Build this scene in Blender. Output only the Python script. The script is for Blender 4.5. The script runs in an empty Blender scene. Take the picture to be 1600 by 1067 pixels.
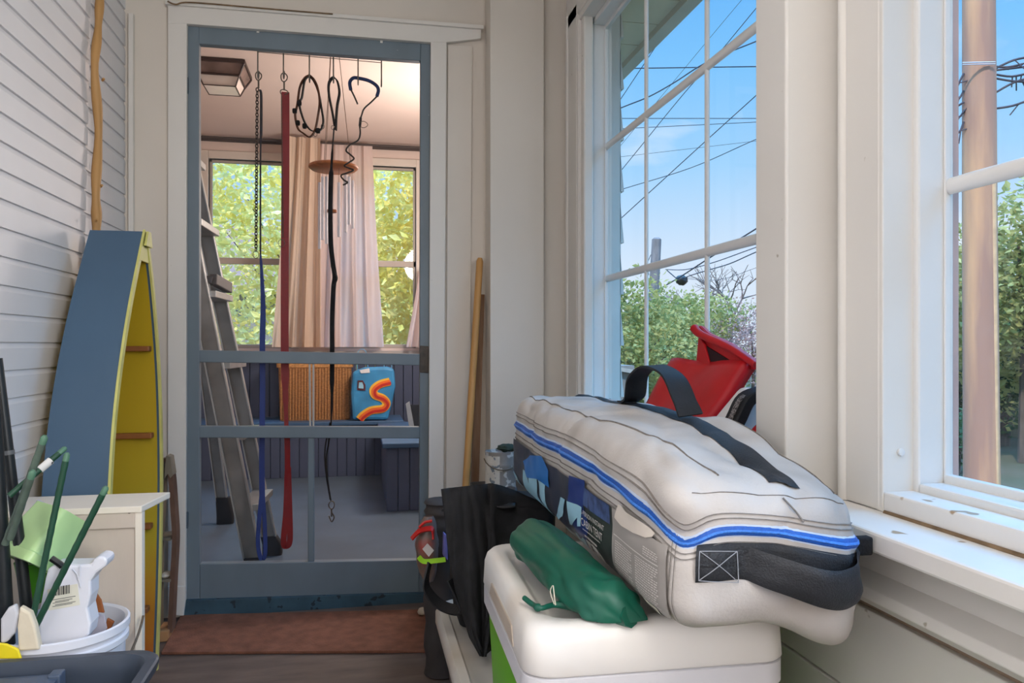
import bpy, bmesh, math, random
from mathutils import Vector, Matrix, noise
from math import sin, cos, pi, sqrt, atan2
R = random.Random(7)
SC = bpy.context.scene
COL = SC.collection
# ------------------------------------------------------------------ camera
F = 1200.0; HY = 538.0; CXP = 800.0; CAMH = 0.95
TH = math.atan(238 / F); ST, CT = sin(TH), cos(TH)
cam_d = bpy.data.cameras.new('camera'); cam = bpy.data.objects.new('camera', cam_d); COL.objects.link(cam)
cam.location = (0, 0, CAMH); cam.rotation_euler = (pi / 2, 0, -TH)
cam_d.sensor_width = 36; cam_d.lens = 36 * F / 1600; cam_d.shift_y = (HY - 533.5) / 1600
cam_d.clip_start = 0.02; cam_d.clip_end = 400
SC.camera = cam

def P(px, py, X=None, Y=None, Z=None, D=None):
    """point of the place seen at a photo pixel, given one known coordinate"""
    a = (px - CXP) / F; b = (HY - py) / F
    d = Vector((ST + a * CT, CT - a * ST, b))
    if X is not None: t = X / d.x
    elif Y is not None: t = Y / d.y
    elif Z is not None: t = (Z - CAMH) / d.z
    else: t = D
    return d * t + Vector((0, 0, CAMH))

# ------------------------------------------------------------------ materials
def lin(c):
    c = c / 255.0
    return c / 12.92 if c <= 0.04045 else ((c + 0.055) / 1.055) ** 2.4
def rgb(c): return (lin(c[0]), lin(c[1]), lin(c[2]), 1)
MATS = {}
def M(name, c, rough=.6, var=.08, scale=8, bump=0, bscale=60, metal=0, c2=None, f2=.5, spec=.4, stretch=None, detail=4, trans=0, sheen=0, spots=None, sw=.03):
    """noise-varied procedural surface; c2 = second colour showing in patches"""
    if name in MATS: return MATS[name]
    m = bpy.data.materials.new(name); m.use_nodes = True
    nt = m.node_tree; N = nt.nodes; L = nt.links
    b = N['Principled BSDF']
    tc = N.new('ShaderNodeTexCoord'); mp = N.new('ShaderNodeMapping'); L.new(tc.outputs['Object'], mp.inputs['Vector'])
    if stretch: mp.inputs['Scale'].default_value = stretch
    nz = N.new('ShaderNodeTexNoise'); nz.inputs['Scale'].default_value = scale; nz.inputs['Detail'].default_value = detail
    L.new(mp.outputs['Vector'], nz.inputs['Vector'])
    rp = N.new('ShaderNodeValToRGB'); L.new(nz.outputs['Fac'], rp.inputs['Fac'])
    a = rgb(c)
    if c2 is None:
        k0, k1 = 1 - var, 1 + var
        rp.color_ramp.elements[0].position = .3; rp.color_ramp.elements[0].color = (a[0] * k0, a[1] * k0, a[2] * k0, 1)
        rp.color_ramp.elements[1].position = .7; rp.color_ramp.elements[1].color = tuple(min(.95, x * k1) for x in a[:3]) + (1,)
    else:
        rp.color_ramp.elements[0].position = max(0, f2 - .12); rp.color_ramp.elements[0].color = a
        rp.color_ramp.elements[1].position = min(1, f2 + .12); rp.color_ramp.elements[1].color = rgb(c2)
    out = rp.outputs['Color']
    if spots:
        sc, col, th = spots
        vz = N.new('ShaderNodeTexNoise'); vz.inputs['Scale'].default_value = sc; vz.inputs['Detail'].default_value = 2
        L.new(tc.outputs['Object'], vz.inputs['Vector'])
        r2 = N.new('ShaderNodeValToRGB'); L.new(vz.outputs['Fac'], r2.inputs['Fac'])
        r2.color_ramp.elements[0].position = th; r2.color_ramp.elements[1].position = th + sw
        r2.color_ramp.elements[0].color = (0, 0, 0, 1); r2.color_ramp.elements[1].color = (1, 1, 1, 1)
        mx = N.new('ShaderNodeMix'); mx.data_type = 'RGBA'
        L.new(r2.outputs['Color'], mx.inputs[0]); L.new(out, mx.inputs[6]); mx.inputs[7].default_value = rgb(col); out = mx.outputs[2]
    L.new(out, b.inputs['Base Color'])
    b.inputs['Roughness'].default_value = rough; b.inputs['Metallic'].default_value = metal
    b.inputs['Specular IOR Level'].default_value = spec
    if sheen: b.inputs['Sheen Weight'].default_value = sheen
    if trans:
        tl = N.new('ShaderNodeBsdfTranslucent'); L.new(out, tl.inputs['Color'])
        ms = N.new('ShaderNodeMixShader'); ms.inputs[0].default_value = trans
        L.new(b.outputs[0], ms.inputs[1]); L.new(tl.outputs[0], ms.inputs[2]); L.new(ms.outputs[0], N['Material Output'].inputs[0])
    if bump:
        n2 = N.new('ShaderNodeTexNoise'); n2.inputs['Scale'].default_value = bscale; n2.inputs['Detail'].default_value = 3
        L.new(mp.outputs['Vector'], n2.inputs['Vector'])
        bp = N.new('ShaderNodeBump'); bp.inputs['Strength'].default_value = bump; bp.inputs['Distance'].default_value = .003
        L.new(n2.outputs['Fac'], bp.inputs['Height']); L.new(bp.outputs[0], b.inputs['Normal'])
    MATS[name] = m
    return m
def see_through(name, tint, fac, rough=.03, dirt=0, col=(200, 200, 200)):
    """window glass / insect screen: mostly clear, some gloss, optional dirt"""
    m = bpy.data.materials.new(name); m.use_nodes = True; nt = m.node_tree; N = nt.nodes; L = nt.links
    N.remove(N['Principled BSDF'])
    tr = N.new('ShaderNodeBsdfTransparent'); tr.inputs[0].default_value = tint + (1,)
    gl = N.new('ShaderNodeBsdfGlossy') if dirt == 0 else N.new('ShaderNodeBsdfDiffuse')
    gl.inputs['Color'].default_value = (1, 1, 1, 1) if dirt == 0 else rgb(col)
    if dirt == 0: gl.inputs['Roughness'].default_value = rough
    mx = N.new('ShaderNodeMixShader'); mx.inputs[0].default_value = fac
    if dirt:
        tc = N.new('ShaderNodeTexCoord'); nz = N.new('ShaderNodeTexNoise'); nz.inputs['Scale'].default_value = dirt
        nz.inputs['Detail'].default_value = 5; L.new(tc.outputs['Object'], nz.inputs['Vector'])
        mr = N.new('ShaderNodeMapRange'); mr.inputs[1].default_value = .35; mr.inputs[2].default_value = .75
        mr.inputs[3].default_value = fac * .4; mr.inputs[4].default_value = fac * 1.8
        L.new(nz.outputs['Fac'], mr.inputs[0]); L.new(mr.outputs[0], mx.inputs[0])
    L.new(tr.outputs[0], mx.inputs[1]); L.new(gl.outputs[0], mx.inputs[2]); L.new(mx.outputs[0], N['Material Output'].inputs[0])
    return m

white = M('white_paint', (216, 211, 203), .5, .03, 3, spots=(30, (170, 160, 145), .78))
white2 = M('white_wall_paint', (212, 203, 191), .6, .04, 2)
siding_m = M('white_siding', (222, 220, 221), .55, .03, 4)
trimw = M('white_vinyl', (216, 214, 210), .35, .02, 5)
sill_m = M('worn_sill_paint', (222, 218, 212), .5, .05, 6, c2=None, spots=(22, (165, 140, 112), .7), bump=.05)
grime = M('grime', (120, 98, 74), .9, .3, 40)
floor_m = M('dark_floorboard', (100, 86, 79), .7, .25, 6, bump=.15, stretch=(1, 4, 1))
blue_door = M('slate_blue_paint', (106, 119, 128), .45, .12, 5, spots=(45, (150, 155, 155), .76), stretch=(1, 1, .5))
blue_floor = M('blue_grey_floor_paint', (78, 92, 106), .5, .15, 4, c2=None, bump=.05)
blue_bench = M('bench_blue_paint', (62, 92, 124), .45, .1, 5)
bead = M('beadboard_grey_blue', (74, 82, 104), .5, .08, 6)
teal = M('threshold_teal', (52, 78, 92), .6, .25, 14, bump=.2, spots=(30, (30, 44, 52), .62))
ceil_m = M('warm_ceiling', (216, 196, 184), .8, .03, 3)
alu = M('aluminium', (176, 176, 174), .38, .1, 14, metal=.75, bump=.03)
alu2 = M('dull_aluminium', (128, 126, 122), .5, .2, 10, metal=.6)
black_m = M('black_cloth', (30, 30, 32), .85, .3, 40, bump=.2, bscale=200)
black_web = M('black_webbing', (30, 31, 34), .6, .25, 300, bump=.35, bscale=420)
blackp = M('black_plastic', (24, 25, 27), .45, .2, 10)
glass = see_through('window_glass', (.97, .985, .98), .05)
glass_dirty = see_through('dusty_glass', (.96, .98, .98), .05, dirt=26, col=(205, 210, 220))
screen_m = see_through('insect_screen', (.95, .95, .96), .03, dirt=3, col=(150, 155, 165))

# ------------------------------------------------------------------ mesh helper
class MB:
    def __init__(s): s.v = []; s.f = []
    def add(s, vs, fs):
        b = len(s.v); s.v += [Vector(v) for v in vs]; s.f += [tuple(i + b for i in f) for f in fs]; return s
    def box(s, x0, x1, y0, y1, z0, z1):
        return s.add([(x0, y0, z0), (x1, y0, z0), (x1, y1, z0), (x0, y1, z0), (x0, y0, z1), (x1, y0, z1), (x1, y1, z1), (x0, y1, z1)],
                     [(0, 3, 2, 1), (4, 5, 6, 7), (0, 1, 5, 4), (1, 2, 6, 5), (2, 3, 7, 6), (3, 0, 4, 7)])
    def prism(s, pts, ext):
        n = len(pts); pts = [Vector(p) for p in pts]; ext = Vector(ext)
        return s.add(pts + [p + ext for p in pts], [tuple(range(n - 1, -1, -1)), tuple(range(n, 2 * n))] + [(i, (i + 1) % n, n + (i + 1) % n, n + i) for i in range(n)])
    def beam(s, a, b, w, t, up=(0, 0, 1)):
        a = Vector(a); b = Vector(b); d = (b - a).normalized(); u = Vector(up); x = d.cross(u)
        x = x.normalized() if x.length > 1e-5 else d.orthogonal().normalized(); u = x.cross(d)
        q = [a - x * w / 2 - u * t / 2, a + x * w / 2 - u * t / 2, a + x * w / 2 + u * t / 2, a - x * w / 2 + u * t / 2]
        return s.prism(q, b - a)
    def tube(s, path, r, n=8, closed=False, caps=True):
        path = [Vector(p) for p in path]; k = len(path)
        rs = r if isinstance(r, (list, tuple)) else [r] * k
        tang = []
        for i in range(k):
            if closed: t = path[(i + 1) % k] - path[i - 1]
            else: t = path[min(i + 1, k - 1)] - path[max(i - 1, 0)]
            tang.append(t.normalized())
        nrm = tang[0].orthogonal().normalized(); vs = []
        for i in range(k):
            nrm = (nrm - tang[i] * nrm.dot(tang[i]));
            nrm = nrm.normalized() if nrm.length > 1e-6 else tang[i].orthogonal().normalized()
            bn = tang[i].cross(nrm)
            for j in range(n):
                an = 2 * pi * j / n
                vs.append(path[i] + (nrm * cos(an) + bn * sin(an)) * rs[i])
        fs = []
        for i in range(k if closed else k - 1):
            for j in range(n):
                i2 = (i + 1) % k
                fs.append((i * n + j, i * n + (j + 1) % n, i2 * n + (j + 1) % n, i2 * n + j))
        if caps and not closed: fs += [tuple(range(n - 1, -1, -1)), tuple((k - 1) * n + j for j in range(n))]
        return s.add(vs, fs)
    def ribbon(s, path, wd, w, t):
        """strap: path, one width direction per point (or one for all), width(s), thickness"""
        path = [Vector(p) for p in path]; k = len(path); vs = []
        for i in range(k):
            d = (path[min(i + 1, k - 1)] - path[max(i - 1, 0)]).normalized()
            x = Vector(wd[i] if isinstance(wd, list) else wd); x = (x - d * x.dot(d)).normalized(); n = d.cross(x)
            ww = w[i] if isinstance(w, (list, tuple)) else w
            vs += [path[i] - x * ww / 2 - n * t / 2, path[i] + x * ww / 2 - n * t / 2, path[i] + x * ww / 2 + n * t / 2, path[i] - x * ww / 2 + n * t / 2]
        fs = [(3, 2, 1, 0), tuple((k - 1) * 4 + j for j in range(4))]
        for i in range(k - 1):
            for j in range(4): fs.append((i * 4 + j, i * 4 + (j + 1) % 4, i * 4 + 4 + (j + 1) % 4, i * 4 + 4 + j))
        return s.add(vs, fs)
    def loft(s, rings, cap0=True, cap1=True):
        n = len(rings[0]); vs = [v for r in rings for v in r]; fs = []
        for i in range(len(rings) - 1):
            for j in range(n): fs.append((i * n + j, i * n + (j + 1) % n, (i + 1) * n + (j + 1) % n, (i + 1) * n + j))
        if cap0: fs.append(tuple(range(n - 1, -1, -1)))
        if cap1: fs.append(tuple((len(rings) - 1) * n + j for j in range(n)))
        return s.add(vs, fs)
    def lathe(s, prof, c, n=24, cap0=True, cap1=True):
        return s.loft([[(c[0] + r * cos(2 * pi * j / n), c[1] + r * sin(2 * pi * j / n), c[2] + z) for j in range(n)] for r, z in prof], cap0, cap1)
    def grid(s, fn, nu, nv):
        vs = [fn(i / nu, j / nv) for i in range(nu + 1) for j in range(nv + 1)]; m = nv + 1
        return s.add(vs, [(i * m + j, (i + 1) * m + j, (i + 1) * m + j + 1, i * m + j + 1) for i in range(nu) for j in range(nv)])
    def xf(s, fn): s.v = [Vector(fn(v)) for v in s.v]; return s

def rrect(w, d, r, z, n=5, c=(0, 0), yaw=0):
    pts = []
    for qx, qy, a0 in ((1, 1, 0), (-1, 1, pi / 2), (-1, -1, pi), (1, -1, 3 * pi / 2)):
        for k in range(n + 1):
            a = a0 + pi / 2 * k / n
            x = qx * (w / 2 - r) + r * cos(a); y = qy * (d / 2 - r) + r * sin(a)
            pts.append(Vector((c[0] + x * cos(yaw) - y * sin(yaw), c[1] + x * sin(yaw) + y * cos(yaw), z)))
    return pts
def sm(x): x = max(0, min(1, x)); return x * x * (3 - 2 * x)
def spline(pts, k=8):
    pts = [Vector(p) for p in pts]; out = []
    for i in range(len(pts) - 1):
        p0 = pts[max(i - 1, 0)]; p1 = pts[i]; p2 = pts[i + 1]; p3 = pts[min(i + 2, len(pts) - 1)]
        for j in range(k):
            t = j / k
            out.append(.5 * ((2 * p1) + (p2 - p0) * t + (2 * p0 - 5 * p1 + 4 * p2 - p3) * t * t + (3 * p1 - p0 - 3 * p2 + p3) * t ** 3))
    return out + [pts[-1]]

OFF = {}
def obj(name, mb, mat, parent=None, smooth=None, bevel=0, sub=0, label=None, solid=0):
    me = bpy.data.meshes.new(name)
    if parent is None:
        lo = [min(v[i] for v in mb.v) for i in range(3)]; hi = [max(v[i] for v in mb.v) for i in range(3)]
        off = Vector(((lo[0] + hi[0]) / 2, (lo[1] + hi[1]) / 2, lo[2])); loc = off
    else: off = OFF[parent.name]; loc = Vector((0, 0, 0))
    me.from_pydata([v - off for v in mb.v], [], mb.f); me.validate()
    bm = bmesh.new(); bm.from_mesh(me); bmesh.ops.recalc_face_normals(bm, faces=bm.faces[:]); bm.to_mesh(me); bm.free()
    o = bpy.data.objects.new(name, me); COL.objects.link(o); o.location = loc
    me.materials.append(mat)
    if parent is not None: o.parent = parent
    OFF[o.name] = off
    if smooth:
        me.shade_smooth(); me.set_sharp_from_angle(angle=math.radians(smooth))
    if solid:
        md = o.modifiers.new('s', 'SOLIDIFY'); md.thickness = solid; md.offset = 0
    if bevel:
        md = o.modifiers.new('b', 'BEVEL'); md.width = bevel; md.segments = 2; md.limit_method = 'ANGLE'; md.angle_limit = math.radians(40)
    if sub:
        md = o.modifiers.new('u', 'SUBSURF'); md.levels = sub; md.render_levels = sub
    if label: o['label'] = label
    return o
def tag(o, label, cat, group=None):
    o['label'] = label; o['category'] = cat
    if group: o['group'] = group
    return o
def thing(name, label, cat, loc, group=None):
    o = bpy.data.objects.new(name, None); COL.objects.link(o); o.location = loc; o.empty_display_size = .05
    OFF[o.name] = Vector(loc); return tag(o, label, cat, group)
def struct(name, mb, mat, parent=None, **k):
    o = obj(name, mb, mat, parent, **k)
    if parent is None: o['kind'] = 'structure'
    return o
def sroot(name, loc):
    o = bpy.data.objects.new(name, None); COL.objects.link(o); o.location = loc; OFF[o.name] = Vector(loc); o['kind'] = 'structure'; return o
def text_mb(s, size):
    """flat lettering as a mesh in the x-y plane, left aligned at 0,0"""
    cu = bpy.data.curves.new('t', 'FONT'); cu.body = s; cu.size = size; cu.resolution_u = 3
    o = bpy.data.objects.new('t', cu); COL.objects.link(o); bpy.context.view_layer.update()
    me = o.evaluated_get(bpy.context.evaluated_depsgraph_get()).to_mesh()
    mb = MB().add([v.co.copy() for v in me.vertices], [tuple(p.vertices) for p in me.polygons])
    bpy.data.objects.remove(o); bpy.data.curves.remove(cu); return mb

# ================================================================== THE PORCH
YD = 2.85; XL = -.78; XW = .765
struct('floor', MB().box(-.95, .9, -1.6, YD + .05, -.05, 0), floor_m)
struct('ceiling', MB().box(-.95, .88, -1.6, YD + .12, 2.55, 2.62), white)
# clapboard left wall: near run stands a little proud of the far run
def siding_profile(x0, z0, z1, step, face, depth):
    pts = []; z = z0
    while z < z1:
        pts += [(x0 + depth, z), (x0 + depth, z + face), (x0, z + step)]; z += step
    return pts
def siding(x0, y0, y1, z0, z1, step, face, depth, xb, yslant=0):
    pr = [(xb, z0)] + siding_profile(x0, z0, z1, step, face, depth)
    pr += [(xb, pr[-1][1])]
    n = len(pr)
    a = [Vector((x, y0, z)) for x, z in pr]; b = [Vector((x, y1 + yslant * z, z)) for x, z in pr]
    mb = MB(); mb.add(a + b, [(i, i + 1, n + i + 1, n + i) for i in range(n - 1)] + [tuple(range(n)), tuple(range(2 * n - 1, n - 1, -1)), (n - 1, 0, n, 2 * n - 1)])
    return mb
struct('wall_left', siding(XL - .004, -1.6, 2.33, .0, 2.5, .0637, .049, .007, XL - .1, .068), siding_m)
struct('wall_left', siding(XL - .016, 2.3, YD + .02, .0, 2.5, .0637, .049, .006, XL - .11), siding_m)
struct('wall_back', MB().box(-.95, .9, -1.7, -1.6, 0, 2.6), M('back_wall_paint', (136, 128, 120), .7, .05, 3))
# door wall
dTL, dTR, dBR, dBL = P(291, 35, Y=YD), P(675, 65, Y=YD), P(671, 952, Y=YD), P(286, 962, Y=YD)
WB = .14
front = MB()
xl0, xr0 = dTL.x - .004, dTR.x + .004
zt = (dTL.z + dTR.z) / 2
front.prism([(-.95, YD, 0), (xl0, YD, 0), (xl0, YD, dTL.z), (-.95, YD, dTL.z)], (0, WB, 0))
front.prism([(xr0, YD, 0), (.9, YD, 0), (.9, YD, dTR.z), (xr0, YD, dTR.z)], (0, WB, 0))
front.prism([(-.95, YD, dTL.z), (xl0, YD, dTL.z), (xr0, YD, dTR.z), (.9, YD, dTR.z), (.9, YD, 2.6), (-.95, YD, 2.6)], (0, WB, 0))
struct('wall_front', front, white2)
def slab(px, y, t, name, mat, parent=None, bevel=.002):
    mb = MB()
    for q in px: mb.prism([P(x, yy, Y=y) for x, yy in q], (0, t, 0))
    return struct(name, mb, mat, parent, bevel=bevel)
cY = YD - .022
slab([[(262, 8), (292, 10), (290, 938), (287, 962), (262, 962)]], cY, .022, 'trim_1', white)                      # left casing
slab([[(673, 64), (698, 66), (692, 950), (669, 953)]], cY, .022, 'trim_2', white)                                   # right casing
slab([[(262, 5), (752, 44), (752, 60), (698, 66), (673, 66), (292, 37), (262, 37)]], cY - .001, .023, 'trim_3', white)             # head casing
slab([[(258, 0), (756, 39), (756, 45), (258, 6)]], cY - .012, .034, 'trim_4', white)                                # cap moulding
slab([[(700, 70), (738, 72), (733, 950), (696, 950)]], cY + .012, .01, 'trim_5', white2)
slab([[(200, 20), (208, 20), (208, 962), (200, 962)]], YD - .02, .02, 'trim_6', white)
slab([[(262, 916), (289, 916), (287, 962), (262, 962)]], cY - .006, .006, 'baseboard_front', white)
# rusty cobwebby scrap in the casing corner
cb = MB(); c0 = P(271, 8, Y=cY - .012)
cb.tube(spline([P(262, 2, Y=cY - .016), P(275, 7, Y=cY - .017), P(300, 4, Y=cY - .016), P(420, 14, Y=cY - .015), P(520, 22, Y=cY - .015)], 6), .0028, 5)
tag(obj('cobweb', cb, grime), 'dusty brown cobweb strand along the top of the white door casing', 'cobweb')
# screen door (built to its own sagging outline)
D1 = sroot('door_1', (P(480, 935, Y=YD)))
tk = .034
def dpart(name, quad, mat=blue_door, t=tk, dy=0): return slab([quad], YD + dy, t, name, mat, D1, .003)
dpart('stile', [(293, 37), (311, 38), (312, 938), (291, 938)])
dpart('stile', [(657, 66), (673, 66), (669, 927), (655, 927)])
dpart('rail', [(311, 38), (657, 66), (657, 95), (310, 68)])
dpart('rail', [(311, 547), (657, 553), (656, 571), (311, 566)])
dpart('rail', [(311, 666), (656, 667), (656, 685), (311, 684)])
dpart('rail', [(312, 881), (655, 875), (655, 927), (312, 938)])
dpart('muntin', [(481, 684), (491, 684), (491, 878), (481, 878)], dy=.004, t=.022)
cord_w = M('pale_wood', (186, 180, 172), .6, .1, 10)
dpart('muntin', [(482, 566), (485, 566), (486, 667), (483, 667)], cord_w, .012, .008)
dpart('muntin', [(488, 566), (491, 566), (491, 667), (488, 667)], cord_w, .012, .008)
sc_ = MB().add([P(311, 60, Y=YD + .028), P(657, 80, Y=YD + .028), P(656, 880, Y=YD + .028), P(311, 885, Y=YD + .028)], [(0, 1, 2, 3)])
obj('insect_screen', sc_, screen_m, D1)
hg = M('painted_hinge', (70, 84, 96), .5, .2, 20)
for y in (800, 120): dpart('hinge', [(287, y), (294, y), (294, y + 26), (287, y + 26)], hg, .01, -.01)
dpart('latch_plate', [(656, 540), (670, 541), (670, 583), (656, 582)], M('worn_brass_plate', (74, 66, 58), .6, .4, 40), .006, -.005)
slab([[(283, 938), (674, 926), (671, 953), (283, 963)]], YD - .014, .16, 'trim_7', teal)                             # threshold

# right wall with two window openings
GX = .85
Z0, Z1 = .725, 2.085
W1 = (1.30, 2.590); W2 = (-.25, .995)
wr = MB()
def rwall(y0, y1, z0, z1, x0=XW, x1=.872): wr.box(x0, x1, y0, y1, z0, z1)
rwall(-1.6, YD, 0, .69); rwall(-1.6, YD, Z1 + .04, 2.6)
rwall(W1[1], YD, .69, Z1 + .04); rwall(W2[1] + .002, W1[0], .69, Z1 + .04); rwall(-1.6, W2[0], .69, Z1 + .04)
struct('wall_right', wr, white)
# far corner pilaster, near post between the windows
p766 = P(766, 300, Y=2.74).x; p850 = P(850, 300, Y=2.74).x
struct('trim_8', MB().box(p766, p850, 2.74, YD - .001, 0, 2.56), white2, bevel=.003)
struct('trim_9', MB().box(p850 - .01, XW + .01, 2.775, YD - .001, 0, 2.56), white2, bevel=.002)
PY = 1.12
x1180 = P(1180, 300, Y=PY + .04).x; x1228 = P(1228, 300, Y=PY).x; x1310 = P(1309, 300, Y=PY).x
struct('trim_11', MB().box(x1228, XW + .001, PY, x1228 / P(1180, 0, X=1).x * P(1180, 0, X=1).y, .706, 2.56), white, bevel=.004)
# casings
CF = .748
def casing(name, y0, y1, bead_y, z0=.706, z1=2.15):
    mb = MB().box(CF, XW + .01, y0, y1, z0, z1)
    o = struct(name, mb, white, bevel=.003)
    mb = MB(); 
    mb.tube([(CF + .002, bead_y, z0), (CF + .002, bead_y, z1)], .009, 10); struct('trim_14', mb, white, smooth=60)
casing('trim_12', 2.606, 2.735, 2.725); casing('trim_13', W2[1] + .006, 1.095, 1.088)
struct('trim_15', MB().box(CF, XW + .01, W1[0] - .12, 2.74, Z1 + .02, Z1 + .16), white, bevel=.003)
struct('trim_16', MB().box(CF, XW + .01, W2[0], 1.1, Z1 + .02, Z1 + .16), white, bevel=.003)
# small stop beads inside far casing (window 1)
struct('trim_17', MB().box(CF + .012, XW + .03, 2.555, 2.602, .74, Z1 + .03), white, bevel=.006)
struct('trim_18', MB().box(CF + .002, .80, -.2, .995, .706, .735), sill_m, bevel=.003)                                 # stool step, window 2
struct('trim_19', MB().box(CF + .002, .80, 1.30, 2.60, .706, .735), sill_m, bevel=.003)
# sill board, apron, moulding, lower boards
struct('trim_20', MB().box(.658, .80, -1.2, 2.72, .677, .705), sill_m, bevel=.004)
struct('trim_21', MB().box(.735, XW + .01, -1.2, 2.72, .605, .68), white, bevel=.002)
mm = MB().prism([(.70, -1.2, .592), (.705, -1.2, .606), (.74, -1.2, .622), (XW, -1.2, .622), (XW, -1.2, .578), (.715, -1.2, .578)], (0, 3.92, 0))
struct('trim_22', mm, white, bevel=.002)
struct('trim_23', MB().box(.752, XW + .01, -1.2, 2.72, .555, .578), M('brown_groove', (150, 128, 108), .8, .15, 20))  # brown strip below the moulding
lower = MB()
for k in range(4): lower.box(.742 - .003 * (k % 2), XW + .01, -1.2, 2.72, .555 - .14 * (k + 1) + .002, .555 - .14 * k)
struct('trim_24', lower, white, bevel=.002)
gr = MB().tube([(CF + .001, -.2, .7062), (CF, .3, .7065), (CF, .7, .7062), (CF + .001, .99, .706)], .0035, 5)
struct('trim_25', gr, grime)

def window_right(n, y0, y1, gm, cols, rows):
    """vinyl window seen from inside; y0..y1 along the wall; plane near x = GX"""
    W = sroot('window_%d' % n, (GX, (y0 + y1) / 2, Z0))
    s = .010
    fr = MB()
    fr.box(.80, .852, y1 - s, y1 + .004, Z0 - .02, Z1 + .02); fr.box(.80, .852, y0 - .004, y0 + s, Z0 - .02, Z1 + .02)
    fr.box(.80, .852, y0 + s, y1 - s, Z1 - .018, Z1 + .02); fr.box(.80, .852, y0 + s, y1 - s, Z0 - .02, Z0 + .022)
    obj('window_frame', fr, trimw, W, bevel=.004)
    jb = MB()
    jb.box(XW - .016, .81, y1 - .0, y1 + .016, Z0 - .02, Z1 + .03); jb.box(XW - .016, .81, y0 - .016, y0, Z0 - .02, Z1 + .03); jb.box(XW - .012, .81, y0, y1, Z1, Z1 + .03)
    obj('jamb', jb, white, W, bevel=.002)
    ss = MB()
    i0, i1 = y0 + s, y1 - s; k = .004
    ss.box(.842, .856, i1 - k, i1, Z0 + .02, Z1 - .016); ss.box(.842, .856, i0, i0 + k, Z0 + .02, Z1 - .016)
    ss.box(.842, .856, i0, i1, Z1 - .03, Z1 - .016); ss.box(.842, .856, i0, i1, Z0 + .02, Z0 + .034)
    obj('sash', ss, trimw, W, bevel=.003)
    for y in cols:
        mb = MB().loft([[(GX + .006 * cos(a * pi / 6), y + .008 * sin(a * pi / 6), z) for a in range(12)] for z in (Z0 + .03, Z1 - .02)])
        obj('muntin', mb, trimw, W, smooth=40)
    for z in rows:
        mb = MB().loft([[(GX + .007 * cos(a * pi / 6), y, z + .0125 * sin(a * pi / 6)) for a in range(12)] for y in (i0 + .005, i1 - .005)])
        obj('muntin', mb, trimw, W, smooth=40)
    obj('pane', MB().add([(GX, i0, Z0 + .02), (GX, i1, Z0 + .02), (GX, i1, Z1 - .02), (GX, i0, Z1 - .02)], [(0, 1, 2, 3)]), gm, W)
    return W
yA = GX / P(1010, 300, X=1).x * P(1010, 300, X=1).y; yB = GX * P(1105, 300, X=1).y
window_right(1, W1[0], W1[1], glass, [GX * P(1010, 0, X=1).y, yB, yB - .39], [1.18, 1.643])
W_2 = window_right(2, W2[0], W2[1], glass_dirty, [.62, .24], [1.182])
# outer brown-pink trim of window 2
obj('outer_trim', MB().box(.861, .871, .988, .9965, Z0 - .03, Z1 + .03), M('outer_trim_paint', (188, 158, 150), .6, .1, 10), W_2)
obj('outer_gap', MB().box(.8525, .861, .993, .9965, Z0 - .03, Z1 + .03), M('outer_gap_brown', (92, 72, 64), .8, .2, 10), W_2)
# plastic button in the jamb
bt = MB(); bp = P(1407, 706, Y=.994)
bt.loft([[(bp.x + r * cos(a * pi / 8), y, bp.z + r * sin(a * pi / 8)) for a in range(16)] for r, y in ((.0055, .994), (.005, .991), (.003, .9905))])
obj('jamb_plug', bt, trimw, W_2, smooth=40)

# ------------------------------------------------------------------ far room
FX0, FX1, FY0, FY1 = -1.75, 1.0, YD + WB, 6.1
struct('floor', MB().box(FX0, FX1, FY0 - .0, FY1 + .1, -.05, 0), blue_floor)
struct('ceiling', MB().box(FX0 - .1, FX1 + .1, FY0 - .02, FY1 + .15, 2.51, 2.58), ceil_m)
struct('wall_left', MB().box(FX0 - .1, FX0, FY0, FY1 + .1, 0, 2.51), ceil_m)
struct('wall_right', MB().box(FX1, FX1 + .02, FY0, FY1 + .1, 0, 2.51), ceil_m)
wl0, wl1 = P(326, 0, Y=FY1).x, P(455, 0, Y=FY1).x
wr0, wr1 = P(520, 0, Y=FY1).x, P(650, 0, Y=FY1).x
wz0, wz1 = .92, P(380, 250, Y=FY1).z
bw = MB()
bw.box(FX0, wl0, FY1, FY1 + .12, .88, 2.51); bw.box(wr1, FX1, FY1, FY1 + .12, .88, 2.51); bw.box(wl1, wr0, FY1, FY1 + .12, .88, 2.51)
bw.box(wl0, wl1, FY1, FY1 + .12, wz1, 2.51); bw.box(wr0, wr1, FY1, FY1 + .12, wz1, 2.51)
bw.box(wl0, wl1, FY1, FY1 + .12, .88, wz0); bw.box(wr0, wr1, FY1, FY1 + .12, .88, wz0)
struct('wall_back', bw, ceil_m)
dado = MB(); x = FX0
while x < FX1 - .02: dado.box(x, x + .068, FY1 - .02, FY1 + .1, 0, .87); x += .072
struct('wall_back', dado, bead, bevel=.004)
struct('trim_26', MB().box(FX0, FX1, FY1 - .06, FY1 + .02, .87, .90), M('grey_white_trim', (170, 164, 158), .5, .05, 5))
dk = M('dark_cornice', (70, 60, 56), .6, .1, 8)
struct('trim_27', MB().box(FX0, FX1, FY1 - .03, FY1, 2.475, 2.5), dk)
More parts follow.
